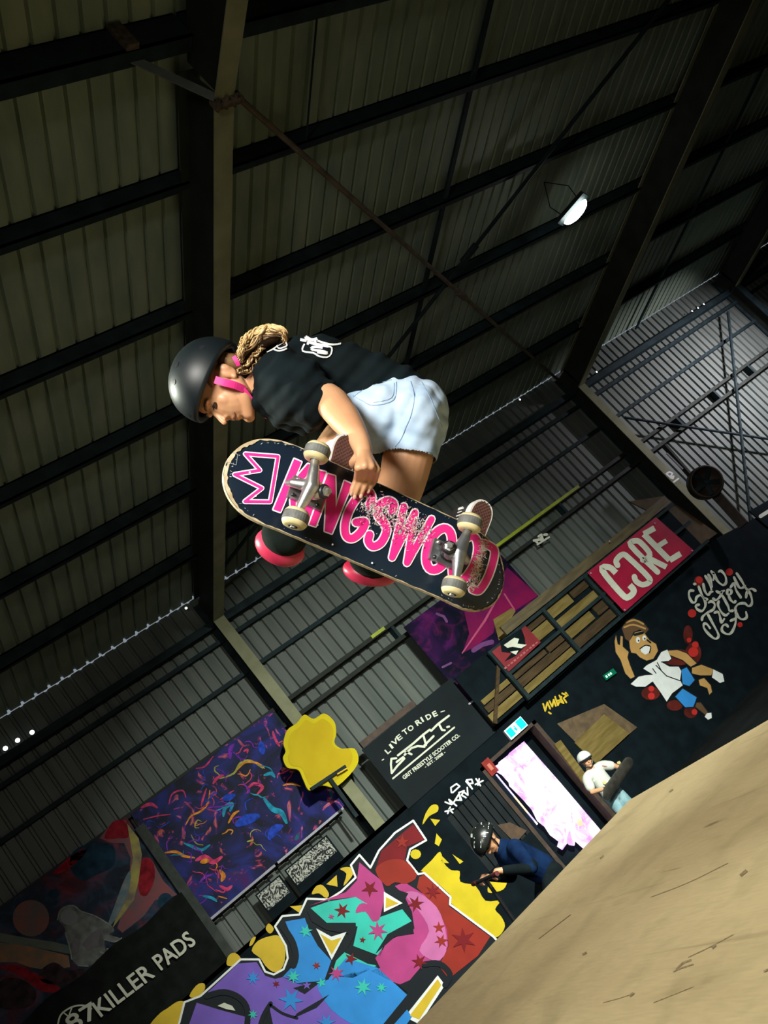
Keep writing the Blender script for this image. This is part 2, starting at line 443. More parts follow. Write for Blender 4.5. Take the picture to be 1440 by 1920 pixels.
# bracing rods in the roof plane and on the end bay of the wall
def rod(name, a, b, r, m, label, cat, grp, fit=True):
    a = Vector(a); b = Vector(b)
    t = thing(name, label, cat, a, grp)
    G().tube([a, b], r, 8).make('rod', m, t)
    if fit:
        mid = a + (b - a) * 0.5; d = (b - a).normalized()
        G().tube([mid - d * 0.16, mid + d * 0.16], r * 1.8, 8).make('turnbuckle', m, t)
    return t
rz = lambda y: zr(y) - 0.30
rod('roof_brace', (4.62, 5.1, rz(5.1) - 0.1), (13.8, 14.0, rz(14.0)), 0.03, mat('brown steel', (0.115, 0.085, 0.05), 0.7, 0.3, 6), 'brown roof brace running diagonally past the rafter splice', 'brace', 'roof braces')  # coloured lighter and browner than the other brace of the pair
rod('roof_brace', (13.75, 4.25, rz(4.25)), (4.62, 13.4, rz(13.4)), 0.03, m_steel, 'dark roof brace running down beside the bright lamp', 'brace', 'roof braces')
for xx_, lb in ((8.5, 'dark sag bar across the purlins left of the lamp'), (16.7, 'dark sag bar across the purlins right of the lit frame')):
    G().bar((xx_, 2, zr(2) - 0.16), (xx_, 14.0, zr(14) - 0.16), 0.075, 0.03).make('sag_bar', m_steel, ceiling, label=lb)
G().tube([(5.92, 4.2, zr(4.2) - 0.19), (5.92, 6.2, zr(6.2) - 0.19)], 0.012, 6).make('conduit', m_steel, ceiling)
a, b = PW(1365, 585, WY - 0.3), PW(1408, 985, WY - 0.3)
rod('wall_brace', a, b, 0.035, m_steel, 'steep dark wall brace crossing the far bright cladding bay', 'brace', 'wall braces', False)
a, b = PW(1172, 783, WY - 0.3), PW(1500, 832, WY - 0.3)
rod('wall_brace', a, b, 0.03, m_steel, 'flatter dark wall brace crossing the far bright cladding bay', 'brace', 'wall braces', False)

# high-bay lamp
lp = Vector((11.0, 8.45, 7.45))
t = thing('high_bay_lamp', 'glowing white LED lamp hanging under the dark roof', 'lamp', lp)
hd = Vector((0.55, -0.83, 0)).normalized(); hy = Vector((0, 0, 1)); hz = hd.cross(hy)
G().frame(lp + hy * 0.07, hd, hz, hy, 0.56, 0.28, 0.06).make('housing', m_steel, t)
ml = mat('lamp lens', (1.0, 1.0, 0.93), 0.3, 0.01, 3, emit=22.0)
g = G()
for k in range(1): g.lathe(lp + hd * 0.0, Vector((0, 0, -1)), [(0, 0.13), (0.035, 0.125), (0.065, 0.105), (0.09, 0.07), (0.10, 0.03)], 20)
g.v = [lp + (v - lp) + hd * ((v - lp).dot(hd) * 0.75) for v in g.v]
g.make('lens', ml, t)
for s_ in (-1, 1):
    G().tube([lp + hd * 0.16 * s_ + hy * 0.1, lp + hd * 0.2 * s_ + hy * 0.35, lp + hy * (zr(8.45) - lp.z - 0.02)], 0.008, 6).make('hanger', m_steel, t)
l = bpy.data.lights.new('lamp_light', 'SPOT'); l.energy = 250; l.spot_size = math.radians(130); l.spot_blend = 0.6; l.shadow_soft_size = 0.12; l.color = (0.95, 1.0, 0.92)
o = bpy.data.objects.new('lamp_light', l); COL.objects.link(o); o.location = lp - hy * 0.06

# ------------------------------------------------------------------ plywood deck in the foreground
def deck_mat():
    M = bpy.data.materials.new('scuffed tan plywood'); M.use_nodes = True
    nt = M.node_tree; N = nt.nodes; L = nt.links; b = N['Principled BSDF']; b.inputs['Roughness'].default_value = 0.62
    b.inputs['Specular IOR Level'].default_value = 0.3
    tc = N.new('ShaderNodeTexCoord')
    def noise(sc, det, rot=0, st=(1, 1, 1), dist=0):
        mp = N.new('ShaderNodeMapping'); mp.inputs['Rotation'].default_value = (0, 0, rot); mp.inputs['Scale'].default_value = st
        L.new(tc.outputs['Object'], mp.inputs[0])
        n = N.new('ShaderNodeTexNoise'); n.inputs['Scale'].default_value = sc; n.inputs['Detail'].default_value = det; n.inputs['Distortion'].default_value = dist
        L.new(mp.outputs[0], n.inputs['Vector']); return n.outputs['Fac']
    def ramp(fac, stops):
        r = N.new('ShaderNodeValToRGB'); L.new(fac, r.inputs[0]); e = r.color_ramp.elements
        e[0].position, e[0].color = stops[0][0], (*stops[0][1], 1); e[1].position, e[1].color = stops[-1][0], (*stops[-1][1], 1)
        for p_, c_ in stops[1:-1]:
            q = e.new(p_); q.color = (*c_, 1)
        return r.outputs[0]
    def mix(a, b_, fac, mode='MIX'):
        x = N.new('ShaderNodeMix'); x.data_type = 'RGBA'; x.blend_type = mode
        if isinstance(fac, float): x.inputs[0].default_value = fac
        else: L.new(fac, x.inputs[0])
        L.new(a, x.inputs[6]); L.new(b_, x.inputs[7]); return x.outputs[2]
    base = ramp(noise(1.3, 6, 0.5, (1, 0.5, 1)), [(0.3, (0.31, 0.24, 0.130)), (0.7, (0.40, 0.32, 0.178))])
    fine = ramp(noise(60, 4, 0.6, (1, 0.12, 1)), [(0.3, (0.90, 0.90, 0.90)), (0.7, (1.04, 1.03, 1.02))])
    c = mix(base, fine, 1.0, 'MULTIPLY')
    for sc, rot, st, lo, hi, dk in ((7, 0.9, (1, 0.05, 1), 0.66, 0.74, (0.62, 0.61, 0.58)), (9, -0.5, (1, 0.07, 1), 0.68, 0.73, (0.5, 0.48, 0.44)), (4, 1.4, (1, 0.3, 1), 0.62, 0.75, (0.8, 0.79, 0.75)), (3, 0.2, (0.8, 0.8, 1), 0.5, 0.75, (0.80, 0.82, 0.80))):
        c = mix(c, ramp(noise(sc, 6, rot, st, 0.6), [(lo, (1, 1, 1)), (hi, dk)]), 1.0, 'MULTIPLY')
    L.new(c, b.inputs['Base Color'])
    return M
DZ = CZ - 1.3
m_deck = deck_mat(); m_edge = mat('plywood edge', (0.20, 0.14, 0.07), 0.8, 0.3, 20)
e1, e2 = PZ(1180, 1500, DZ), PZ(1440, 1350, DZ)
dr = (e2 - e1).normalized(); e3 = e1 + dr * 14.0
bl = Vector((-5.0, e1.y, DZ)); fl_ = Vector((-5.0, e3.y, DZ))
deck = thing('skate_deck', 'scuffed tan plywood skate deck filling the lower right foreground', 'skate ramp', (1.5, 3.0, 0), kind='structure')
top = [bl, e1, e3, fl_]
G().add([p for p in top] + [p - Vector((0, 0, 0.018)) for p in top], [(3, 2, 1, 0), (4, 5, 6, 7), (0, 1, 5, 4), (1, 2, 6, 5), (2, 3, 7, 6), (3, 0, 4, 7)]).make('deck_surface', m_deck, deck)
G().add([Vector((p.x, p.y, DZ - 0.02)) for p in top] + [Vector((p.x, p.y, 0)) for p in top], [(0, 1, 5, 4), (1, 2, 6, 5), (2, 3, 7, 6), (3, 0, 4, 7)]).make('side_board', m_edge, deck)
# gouges and scuffs worn into the deck by wheels and pegs
m_gouge = mat('dark scuff', (0.17, 0.12, 0.06), 0.8, 0.4, 60)
for pts, wd in (([(1268, 1818), (1280, 1806), (1296, 1800)], 4), ([(1262, 1822), (1278, 1815), (1300, 1808)], 2.5), ([(1290, 1795), (1330, 1776), (1375, 1752)], 1.6), ([(1335, 1778), (1342, 1772)], 5), ([(1180, 1868), (1188, 1862)], 5), ([(1130, 1880), (1160, 1872), (1190, 1862)], 1.4), ([(1388, 1642), (1400, 1632)], 6), ([(1220, 1682), (1290, 1655), (1365, 1618)], 1.3), ([(1432, 1822), (1440, 1818)], 4), ([(1092, 1790), (1100, 1786)], 4), ([(1225, 1880), (1300, 1850)], 1.2), ([(1125, 1610), (1132, 1604)], 3), ([(1010, 1760), (1070, 1715)], 1.4), ([(1255, 1485), (1262, 1480)], 3)):
    o_ = stroke(G(), spline([Vector((a, b)) for a, b in pts], 4), wd, lambda u, v: PZ(u, v, DZ + 0.0015), Vector((0, 0, 1)), rnd=False); o_.make('scuff_mark', m_gouge, deck)
# ================================================================== things on the back wall
def cr(ox, oy, s): return lambda pts: [(ox + a / s, oy + b / s) for a, b in pts]
def slab(x0, x1, z0, z1, y, t=0.02): return G().box((x0, y, z0), (x1, y + t, z1))
def tl(g, body, p0, p1, h, proj, bold=0.0, shear=0.0, space=1.0):
    """lettering on a baseline p0-p1 with the given cap height, in pixels"""
    a, b = Vector(p0), Vector(p1); d = (b - a).normalized(); up = Vector((d.y, -d.x)) * h
    return put_text(g, body, [a + up, b + up, b, a], proj, bold=bold, shear=shear, space=space)
paint = lambda n, c, v=0.10: mat(n, c, 0.65, v, 3.0, spec=0.2)
p_white = paint('white paint', (0.75, 0.78, 0.75)); p_cream = paint('cream print', (0.62, 0.64, 0.52))
p_gold = paint('gold paint', (0.62, 0.43, 0.03)); p_yel = paint('yellow paint', (0.58, 0.45, 0.015))
p_black = paint('black spray paint', (0.008, 0.012, 0.016)); p_purple = paint('purple paint', (0.17, 0.10, 0.46))
p_blue = paint('blue paint', (0.03, 0.24, 0.62)); p_teal = paint('teal paint', (0.04, 0.50, 0.40)); p_mag = paint('magenta paint', (0.42, 0.05, 0.20))
p_pink = paint('pink paint', (0.52, 0.14, 0.34)); p_red = paint('red paint', (0.17, 0.008, 0.012)); p_orange = paint('orange red paint', (0.27, 0.024, 0.014))
p_tan = paint('tan paint', (0.50, 0.29, 0.09)); p_brown = paint('brown paint', (0.12, 0.065, 0.03))
FY = 13.62                                             # face of the black boarded front below the mezzanine

# black boarded front, with a doorway and a ribbed hatch left open in it
fas = thing('black_boarding', 'black painted boarding along the lower part of the back wall', 'wall panel', (8, FY, 0), kind='structure')
for i, (a, b, z0, z1) in enumerate(((-3.0, 5.35, 0, 2.5), (5.35, 6.34, 1.95, 2.5), (5.35, 6.34, 0, 0.95), (6.34, 7.62, 2.14, 2.5), (7.62, 9.2, 0, 2.5), (9.2, 12.75, 0, 2.48))):
    slab(a, b, z0, z1, FY, 0.06).make('board', m_black, fas)
G().add([(12.75, FY, 0), (17.5, FY, 0), (17.5, FY, 1.7), (13.0, FY, 2.50), (12.75, FY, 2.48)] + [(12.75, FY + .06, 0), (17.5, FY + .06, 0), (17.5, FY + .06, 1.7), (13.0, FY + .06, 2.50), (12.75, FY + .06, 2.48)],
        [(0, 1, 2, 3, 4), (9, 8, 7, 6, 5), (0, 5, 6, 1), (1, 6, 7, 2), (2, 7, 8, 3), (3, 8, 9, 4), (4, 9, 5, 0)]).make('board', m_black, fas)
slab(6.2, 7.75, 0, 2.3, 14.02, 0.03).make('recess_back', m_black, fas)
m_hatch = mat('charcoal ribbed panel', (0.013, 0.017, 0.018), 0.7, 0.2, 3, spec=0.1)
for k in range(8):
    G().box((5.36 + k * 0.123, FY + 0.02, 0.95), (5.36 + k * 0.123 + 0.1, FY + 0.05, 1.95)).make('slat', m_hatch, fas)
slab(5.3, 6.4, 0.9, 2.0, FY + 0.055, 0.02).make('slat_backing', m_black, fas)
# floor of the mezzanine behind it
G().box((-3, FY, 2.44), (12.7, WY - 0.45, 2.5)).make('walkway', mat('brown board', (0.06, 0.04, 0.025), 0.8, 0.3, 6), fas)

# ---- space print banner
def banner_mat(name, stops, scale, dist, rough=0.5, warp=1.5, emit=0):
    M = bpy.data.materials.new(name); M.use_nodes = True; nt = M.node_tree; N = nt.nodes; L = nt.links; b = N['Principled BSDF']
    b.inputs['Roughness'].default_value = rough; b.inputs['Specular IOR Level'].default_value = 0.08
    tc = N.new('ShaderNodeTexCoord'); n1 = N.new('ShaderNodeTexNoise'); n1.inputs['Scale'].default_value = scale; n1.inputs['Detail'].default_value = 5; n1.inputs['Distortion'].default_value = dist
    L.new(tc.outputs['Object'], n1.inputs['Vector'])
    n2 = N.new('ShaderNodeTexNoise'); n2.inputs['Scale'].default_value = scale * 2.3; n2.inputs['Distortion'].default_value = dist * warp; n2.inputs['Detail'].default_value = 3
    L.new(tc.outputs['Object'], n2.inputs['Vector'])
    def ramp(src, st):
        r = N.new('ShaderNodeValToRGB'); L.new(src, r.inputs[0]); e = r.color_ramp.elements
        e[0].position, e[0].color = st[0][0], (*st[0][1], 1); e[1].position, e[1].color = st[-1][0], (*st[-1][1], 1)
        for p_, c_ in st[1:-1]:
            q = e.new(p_); q.color = (*c_, 1)
        return r.outputs[0]
    r1 = ramp(n1.outputs['Fac'], stops[0]); r2 = ramp(n2.outputs['Fac'], stops[1])
    x = N.new('ShaderNodeMix'); x.data_type = 'RGBA'; x.blend_type = 'ADD'; x.inputs[0].default_value = 1.0
    L.new(r1, x.inputs[6]); L.new(r2, x.inputs[7]); 
    if not emit: L.new(x.outputs[2], b.inputs['Base Color'])
    else: b.inputs['Base Color'].default_value = (0.03, 0.03, 0.03, 1)
    if emit: L.new(x.outputs[2], b.inputs['Emission Color']); b.inputs['Emission Strength'].default_value = emit
    return M
k0 = (0, 0, 0)
m_space = banner_mat('space print', (((0.35, (0.003, 0.006, 0.013)), (0.50, (0.007, 0.017, 0.035)), (0.58, (0.05, 0.010, 0.02)), (0.68, (0.13, 0.009, 0.012))), ((0.45, k0), (0.62, (0.008, 0.022, 0.04)), (0.75, (0.06, 0.015, 0.03)))), 1.5, 1.0)
A3 = cr(0, 1480, 3.27)
t = thing('space_banner', 'printed space banner with astronaut and orange planet on the cladding', 'banner', (0, 13.93, 2.9))
slab(-2.2, 1.66, 2.9, 4.93, 13.93, 0.012).make('sheet', m_space, t)
pr = wallp(13.925); pr2 = wallp(13.92); pr3 = wallp(13.915)
g = patch(G(), A3([(610, 300), (690, 200), (770, 188), (800, 300), (860, 470), (930, 430), (1000, 560), (1090, 650), (950, 680), (880, 780), (750, 880), (720, 850), (790, 620), (800, 420), (760, 330), (690, 330)]), pr)
g.make('nebula', mat('red nebula print', (0.16, 0.008, 0.014), 0.6, 0.2, 5, col2=(0.06, 0.018, 0.03)), t)
g = patch(G(), A3([(780, 210), (850, 300), (870, 400), (850, 560), (820, 680), (760, 760), (690, 850), (740, 700), (790, 560), (815, 420)]), pr2)
g.make('light_streak', mat('yellow nebula print', (0.30, 0.25, 0.02), 0.6, 0.2, 5, col2=(0.09, 0.06, 0.04)), t)
g = patch(G(), A3(spline([(760, 560), (800, 500), (790, 620), (720, 780), (660, 840), (700, 720)], 4, True)), wallp(13.918)); g.make('light_streak', mat('blue nebula print', (0.03, 0.08, 0.11), 0.6, 0.2, 6, col2=(0.12, 0.14, 0.13)), t)
circ = lambda cx, cy, rx, ry=None, n=24, a0=0.0: [(cx + rx * math.cos(a0 + i * 2 * math.pi / n), cy + (ry or rx) * math.sin(a0 + i * 2 * math.pi / n)) for i in range(n)]
patch(G(), A3(circ(190, 790, 112)), pr).make('planet', mat('orange planet print', (0.17, 0.03, 0.012), 0.6, 0.2, 5, col2=(0.06, 0.04, 0.032)), t)
patch(G(), A3([(0, 940), (120, 950), (260, 980), (420, 1020), (430, 1090), (300, 1110), (180, 1090), (100, 1060), (0, 1060)]), pr).make('horizon_glow', mat('orange glow print', (0.26, 0.09, 0.015), 0.6, 0.2, 6, col2=(0.09, 0.07, 0.035)), t)
patch(G(), A3([(0, 880), (160, 910), (330, 935), (430, 960), (430, 1010), (250, 975), (0, 935)]), pr2).make('horizon_glow', mat('teal glow print', (0.02, 0.06, 0.055), 0.6, 0.2, 4, col2=(0.10, 0.10, 0.05)), t)
ast = patch(G(), A3(spline([(355, 790), (380, 730), (450, 708), (500, 745), (590, 775), (680, 830), (700, 870), (670, 890), (740, 915), (700, 940), (640, 930), (650, 1010), (600, 1040), (560, 1080), (490, 1085), (440, 1040), (430, 960), (400, 900), (395, 850)], 3, True)), pr2).make('astronaut', mat('grey astronaut print', (0.025, 0.028, 0.027), 0.6, 0.2, 7, col2=(0.13, 0.145, 0.13)), t)
patch(G(), A3(circ(425, 785, 55, 48)), pr3).make('visor', mat('dark visor print', (0.008, 0.012, 0.012), 0.4, 0.2), ast)
g = G(); patch(g, A3([(560, 880), (620, 850), (600, 960), (540, 990), (500, 950)]), pr3); patch(g, A3([(450, 900), (490, 930), (480, 1010), (440, 990)]), pr3)
g.make('suit_shadow', mat('dark suit print', (0.035, 0.025, 0.03), 0.5, 0.3), ast)

m_rimp = mat('pale print', (0.20, 0.22, 0.20), 0.7, 0.3, 20, spec=0.05); m_rock = mat('rock print', (0.035, 0.02, 0.025), 0.7, 0.5, 9, spec=0.05); m_blu = mat('blue haze print', (0.012, 0.035, 0.06), 0.7, 0.4, 6, spec=0.05); m_crim = mat('crimson print', (0.22, 0.012, 0.02), 0.7, 0.4, 9, spec=0.05)
for q, wd in (([(352, 800), (375, 735), (445, 712), (492, 745)], 8), ([(500, 748), (590, 780), (675, 835)], 6), ([(400, 880), (425, 960), (440, 1040)], 8), ([(620, 1000), (650, 1010), (660, 980)], 14), ([(640, 920), (700, 935), (745, 912)], 8), ([(480, 1080), (540, 1085)], 8)): stroke(G(), spline(A3(q), 4), wd / 3.27, wallp(13.912)).make('suit_highlight', m_rimp, ast)
for q, m_ in ((circ(1015, 690, 48, 55), m_blu), (circ(330, 640, 34, 26), m_blu), ([(450, 380), (560, 330), (690, 340), (700, 460), (600, 520), (500, 560), (430, 480)], m_blu), ([(240, 1120), (330, 1060), (420, 1110), (520, 1100), (500, 1160), (380, 1200), (260, 1180)], m_rock), ([(0, 1180), (120, 1160), (220, 1240), (180, 1330), (0, 1340)], m_rock), ([(320, 520), (420, 420), (540, 350), (500, 420), (400, 500)], m_crim), ([(0, 1090), (110, 1080), (260, 1150), (380, 1230), (260, 1240), (100, 1130)], m_crim), ([(860, 440), (930, 430), (950, 540), (900, 650), (850, 620)], m_crim), ([(690, 200), (765, 195), (790, 290), (720, 300), (640, 300)], m_crim)):
    patch(G(), A3(spline(q, 3, True)), wallp(13.9225)).make('print_patch', m_, t)
tag(G().box((1.655, 13.86, 2.5), (1.80, 13.90, 4.70)).make('wall_post', mat('grey green post', (0.045, 0.052, 0.046), 0.7, 0.2, spec=0.1)), 'grey steel post between the space banner and the neon banner', 'post')

# ---- neon print banner
m_neon = banner_mat('neon print', (((0.38, (0.004, 0.006, 0.016)), (0.50, (0.010, 0.012, 0.075)), (0.57, (0.012, 0.02, 0.15)), (0.63, (0.05, 0.01, 0.09)), (0.70, (0.0, 0.10, 0.16))), ((0.56, k0), (0.61, (0.02, 0.0, 0.03)), (0.66, (0.36, 0.03, 0.05)), (0.70, (0.40, 0.14, 0.02)), (0.74, k0))), 1.3, 1.8)
t = thing('neon_banner', 'large dark banner with neon swirls of blue, pink and orange', 'banner', (3, 13.93, 3.08))
slab(1.73, 4.30, 3.08, 4.92, 13.93, 0.012).make('sheet', m_neon, t)
A2 = cr(240, 1300, 3.13)
cols = [mat('neon ' + n, c, 0.7, 0.35, 14, spec=0.08) for n, c in (('pink', (0.55, 0.05, 0.14)), ('orange', (0.62, 0.22, 0.03)), ('cyan', (0.02, 0.24, 0.36)), ('violet', (0.16, 0.03, 0.34)), ('lime', (0.30, 0.30, 0.06)), ('blue', (0.02, 0.06, 0.42)))]
SW = [(4, 14, [(540, 500), (620, 470), (660, 410), (720, 395), (790, 440)]), (1, 12, [(640, 450), (690, 405), (760, 410), (800, 440)]), (0, 20, [(700, 560), (740, 530), (790, 550), (760, 590)]), (2, 26, [(560, 720), (570, 670), (610, 650), (600, 690)]), (1, 16, [(590, 760), (620, 710), (650, 690)]),
      (2, 34, [(800, 620), (850, 680), (900, 700), (930, 760)]), (5, 50, [(830, 850), (860, 800), (900, 780)]), (1, 12, [(340, 770), (370, 720), (430, 690), (470, 640), (480, 570)]), (4, 8, [(370, 830), (400, 880), (440, 890)]), (0, 10, [(240, 650), (260, 590), (320, 570), (340, 610)]),
      (0, 22, [(80, 670), (130, 650), (170, 670)]), (0, 8, [(90, 740), (170, 720), (250, 710)]), (1, 18, [(220, 935), (280, 930), (330, 955), (390, 965)]), (0, 32, [(400, 980), (450, 960), (500, 990), (550, 960)]), (1, 30, [(430, 990), (470, 980)]), (1, 28, [(540, 1040), (560, 1070), (550, 1100)]), (0, 22, [(540, 1130), (580, 1150), (610, 1130)]),
      (2, 18, [(440, 1190), (490, 1200), (520, 1220)]), (1, 8, [(530, 1190), (580, 1205)]), (2, 20, [(330, 880), (380, 900), (430, 920), (480, 890)]), (3, 10, [(470, 670), (540, 665), (620, 650)]), (3, 14, [(420, 1110), (450, 1080), (500, 1060)]), (0, 10, [(400, 440), (450, 430), (500, 370)]), (0, 18, [(500, 530), (520, 500), (560, 480)]),
      (2, 22, [(800, 480), (840, 470), (860, 490)]), (0, 14, [(680, 340), (700, 330), (700, 350)]), (0, 16, [(850, 230), (870, 280), (890, 310)]), (1, 12, [(910, 540), (960, 530), (1010, 545)]), (3, 26, [(600, 380), (600, 330), (620, 300)]), (5, 40, [(790, 350), (780, 290)]), (4, 10, [(700, 870), (735, 860)]), (5, 60, [(640, 770), (700, 740), (760, 720)]), (5, 40, [(560, 620), (620, 600)]), (0, 12, [(460, 560), (440, 620), (430, 660)])]
rs_ = random.Random(21)
for c, wd, pts in list(SW):
    for q in range(2):
        a, b = pts[0]; d = rs_.uniform(0, 6.28); cur = [(a + rs_.gauss(0, 45), b + rs_.gauss(0, 45))]
        for st in range(4): d += rs_.gauss(0, 0.9); cur.append((cur[-1][0] + 24 * math.cos(d), cur[-1][1] + 24 * math.sin(d)))
        if all(1.78 < PW(*p_, 13.92).x < 4.22 and 3.12 < PW(*p_, 13.92).z < 4.86 for p_ in A2(cur)): SW.append((rs_.choice((c, c, 0, 5, 3)), rs_.uniform(4, 10), cur))
for i, (c, wd, pts) in enumerate(SW):
    pts = spline(A2(pts), 4); k = len(pts)
    stroke(G(), pts, [wd / 3.13 * (0.35 + 0.65 * math.sin(math.pi * (j + 0.5) / k)) for j in range(k)], wallp(13.925 - 0.002 * (i % 3))).make('swirl', cols[c], t)

# white rails below the neon banner
m_rail = mat('white rail', (0.34, 0.34, 0.39), 0.6, 0.1, spec=0.15)
for a, b, lb in ((1.73, 2.93, 'thin white rail under the neon banner, longer left length'), (2.98, 4.25, 'thin white rail under the neon banner, right length')):
    tag(G().box((a, 13.88, 3.045), (b, 13.90, 3.08)).make('white_rail', m_rail), lb, 'rail', 'white rails under the banner')
# two black and white doodle panels
m_dood = banner_mat('doodle print', (((0.46, (0.02, 0.02, 0.02)), (0.50, (0.42, 0.43, 0.38)), (0.56, (0.45, 0.46, 0.40)), (0.60, (0.02, 0.02, 0.02))), ((0.4, k0), (0.9, k0))), 9.0, 3.0)
for a, b, lb in ((2.46, 2.90, 'smaller black and white doodle panel under the white rail'), (2.99, 3.79, 'wider black and white doodle panel beside the mural top')):
    t = thing('doodle_panel', lb, 'sign', (a, 13.86, 2.6), 'doodle panels on the wall')
    slab(a, b, 2.50, 2.92, 13.86, 0.02).make('board', m_black, t); slab(a + 0.015, b - 0.03, 2.64, 2.90, 13.852, 0.006).make('print', m_dood, t)

# ---- black drape with lettering
t = thing('pads_banner', 'black cloth banner with white pad-maker lettering, lower left', 'banner', (0.5, 13.8, 2.5))
vs_, fs = [], []
nx_, nz_ = 40, 8
for j in range(nz_ + 1):
    for i in range(nx_ + 1):
        xx_ = -2.2 + 3.88 * i / nx_; s_ = j / nz_
        ztop = 3.62 - 0.05 * math.sin((xx_ + 2.2) * 3.4) ** 2
        zz = ztop + (2.35 - ztop) * s_
        vs_.append((xx_, 13.84 + 0.02 * math.sin(xx_ * 7 + s_ * 1.5) * (0.3 + s_) + 0.01 * math.sin(xx_ * 19), zz))
for j in range(nz_):
    for i in range(nx_):
        a = j * (nx_ + 1) + i; fs.append((a, a + nx_ + 1, a + nx_ + 2, a + 1))
obj('cloth', vs_, fs, mat('black cloth', (0.008, 0.010, 0.009), 0.9, 0.3, 6, spec=0.1), t, True)
pr = wallp(13.79)
g = tl(G(), 'KILLER', A3([(620, 1395)])[0], A3([(950, 1145)])[0], 30, pr, 0.9); g.make('lettering', p_cream, t)
g = tl(G(), 'PADS', A3([(990, 1110)])[0], A3([(1205, 945)])[0], 30, pr, 0.9); g.make('lettering', p_cream, t)
g = G(); stroke(g, A3(spline([(355, 1440), (375, 1380), (440, 1335), (510, 1325), (560, 1345)], 4)), 3.2, pr); stroke(g, A3([(385, 1365), (430, 1400)]), 2.5, pr); stroke(g, A3([(420, 1395), (440, 1340)]), 2.5, pr)
tl(g, '87', A3([(440, 1490)])[0], A3([(610, 1385)])[0], 30, pr, 0.9); g.make('logo', p_cream, t)

# ---- yellow cutout board with its bracket
t = thing('cutout_board', 'yellow cloud-shaped cutout board mounted on the column', 'sign', (4.5, 13.55, 3.4))
out = A2(spline([(912, 290), (935, 215), (990, 175), (1035, 125), (1090, 150), (1150, 118), (1210, 165), (1222, 235), (1212, 290), (1255, 325), (1330, 325), (1352, 400), (1300, 480), (1215, 550), (1140, 540), (1065, 570), (1030, 510), (1000, 450), (935, 435), (910, 380), (925, 340)], 4, True))
def extr(pts, y0, y1):
    n = len(pts); a = [PW(u, v, y0) for u, v in pts]; b = [p + Vector((0, y1 - y0, 0)) for p in a]
    _, tri = poly(pts, lambda u, v: Vector((u, v, 0)))
    g_ = G(); g_.add(a, orient(a, tri, TOCAM)); g_.add(b, orient(b, tri, -TOCAM))
    g_.add(a + b, [(i, (i + 1) % n, n + (i + 1) % n, n + i) for i in range(n)]); return g_
extr(out, 13.5, 13.54).make('board', mat('bright yellow plastic', (0.56, 0.45, 0.006), 0.6, 0.1, 3, spec=0.1), t)
cx_ = sum(p[0] for p in out) / len(out); cy_ = sum(p[1] for p in out) / len(out)
patch(G(), [(cx_ + (p[0] - cx_) * 0.86, cy_ + (p[1] - cy_) * 0.86) for p in out], wallp(13.495)).make('inner_field', mat('amber plastic', (0.48, 0.33, 0.005), 0.6, 0.2, 2, spec=0.1, col2=(0.54, 0.40, 0.008)), t)
a, b = PW(583, 1480, 13.47), PW(648, 1437, 13.47); G().bar(a, b, 0.05, 0.05).make('bracket_bar', m_steel, t)
a, b = PW(618, 1462, 13.5), PW(668, 1532, 13.5); G().bar(a, b, 0.1, 0.06).make('bracket_stem', m_steel, t)
G().bar(PW(632, 1452, 13.45), PW(652, 1440, 13.45), 0.04, 0.02).make('bracket_bar', p_gold, t)

# ---- graffiti mural on the boarding
MU = cr(300, 1480, 2.18)
def lay(k): return wallp(FY - 0.004 - 0.004 * k)
t = thing('graffiti_mural', 'multicoloured graffiti lettering with yellow flames on black boarding', 'mural', (3, FY, 0))
gold = [[(375, 660), (400, 620), (450, 600), (490, 600), (510, 640), (510, 700), (490, 740), (460, 745), (430, 720), (410, 690)], [(272, 715), (280, 680), (305, 668), (330, 690), (318, 716), (290, 722)], [(365, 640), (375, 610), (392, 603), (380, 632)], [(120, 845), (150, 800), (180, 793), (182, 820), (150, 850)], [(-40, 960), (0, 915), (30, 895), (70, 868), (100, 870), (90, 910), (60, 980), (-40, 990)],
        [(620, 428), (638, 396), (665, 392), (690, 425), (680, 445), (650, 425)], [(680, 388), (722, 350), (726, 398)], [(735, 325), (775, 318), (790, 345), (750, 395), (762, 345)], [(530, 478), (580, 474), (570, 505)], [(432, 570), (445, 548), (465, 570), (450, 590)]]
for q in gold: patch(G(), MU(spline(q, 3, True) if len(q) > 3 else q), lay(1)).make('gold_flame', p_gold, t)
yel = [[(1065, 335), (1110, 290), (1145, 255), (1160, 300), (1190, 330), (1225, 335), (1228, 378), (1290, 395), (1330, 455), (1390, 455), (1370, 490), (1395, 520), (1410, 560), (1385, 600), (1350, 600), (1290, 550), (1190, 465), (1185, 430), (1080, 340)],
       [(1073, 145), (1085, 100), (1110, 65), (1135, 65), (1135, 90), (1100, 110)], [(1105, 120), (1145, 125), (1125, 150)], [(1130, 180), (1152, 205), (1140, 232), (1123, 222)], circ(1045, 265, 22, 20, 12), [(1148, 268), (1182, 302), (1150, 300)], [(1195, 265), (1240, 295), (1225, 305)], [(1340, 420), (1350, 372), (1385, 345), (1418, 362), (1410, 402), (1380, 418)]]
for q in yel: patch(G(), MU(spline(q, 3, True) if len(q) in (6, 19) else q), lay(1)).make('yellow_flame', p_yel, t)
CON = [(60, 1010), (80, 950), (100, 870), (165, 845), (330, 695), (405, 695), (430, 745), (465, 757), (505, 735), (522, 690), (515, 640), (470, 560), (500, 518), (570, 512), (600, 447), (690, 450), (740, 418), (800, 360), (780, 310), (815, 268), (860, 320), (895, 250), (960, 178), (1035, 128), (1088, 208), (1022, 245), (1010, 290), (1055, 347), (1080, 342), (1187, 440), (1185, 470), (1360, 600), (1400, 640)]
patch(G(), MU(CON + [(1300, 800), (1000, 1010)]), lay(2)).make('letter_shadow', p_black, t)
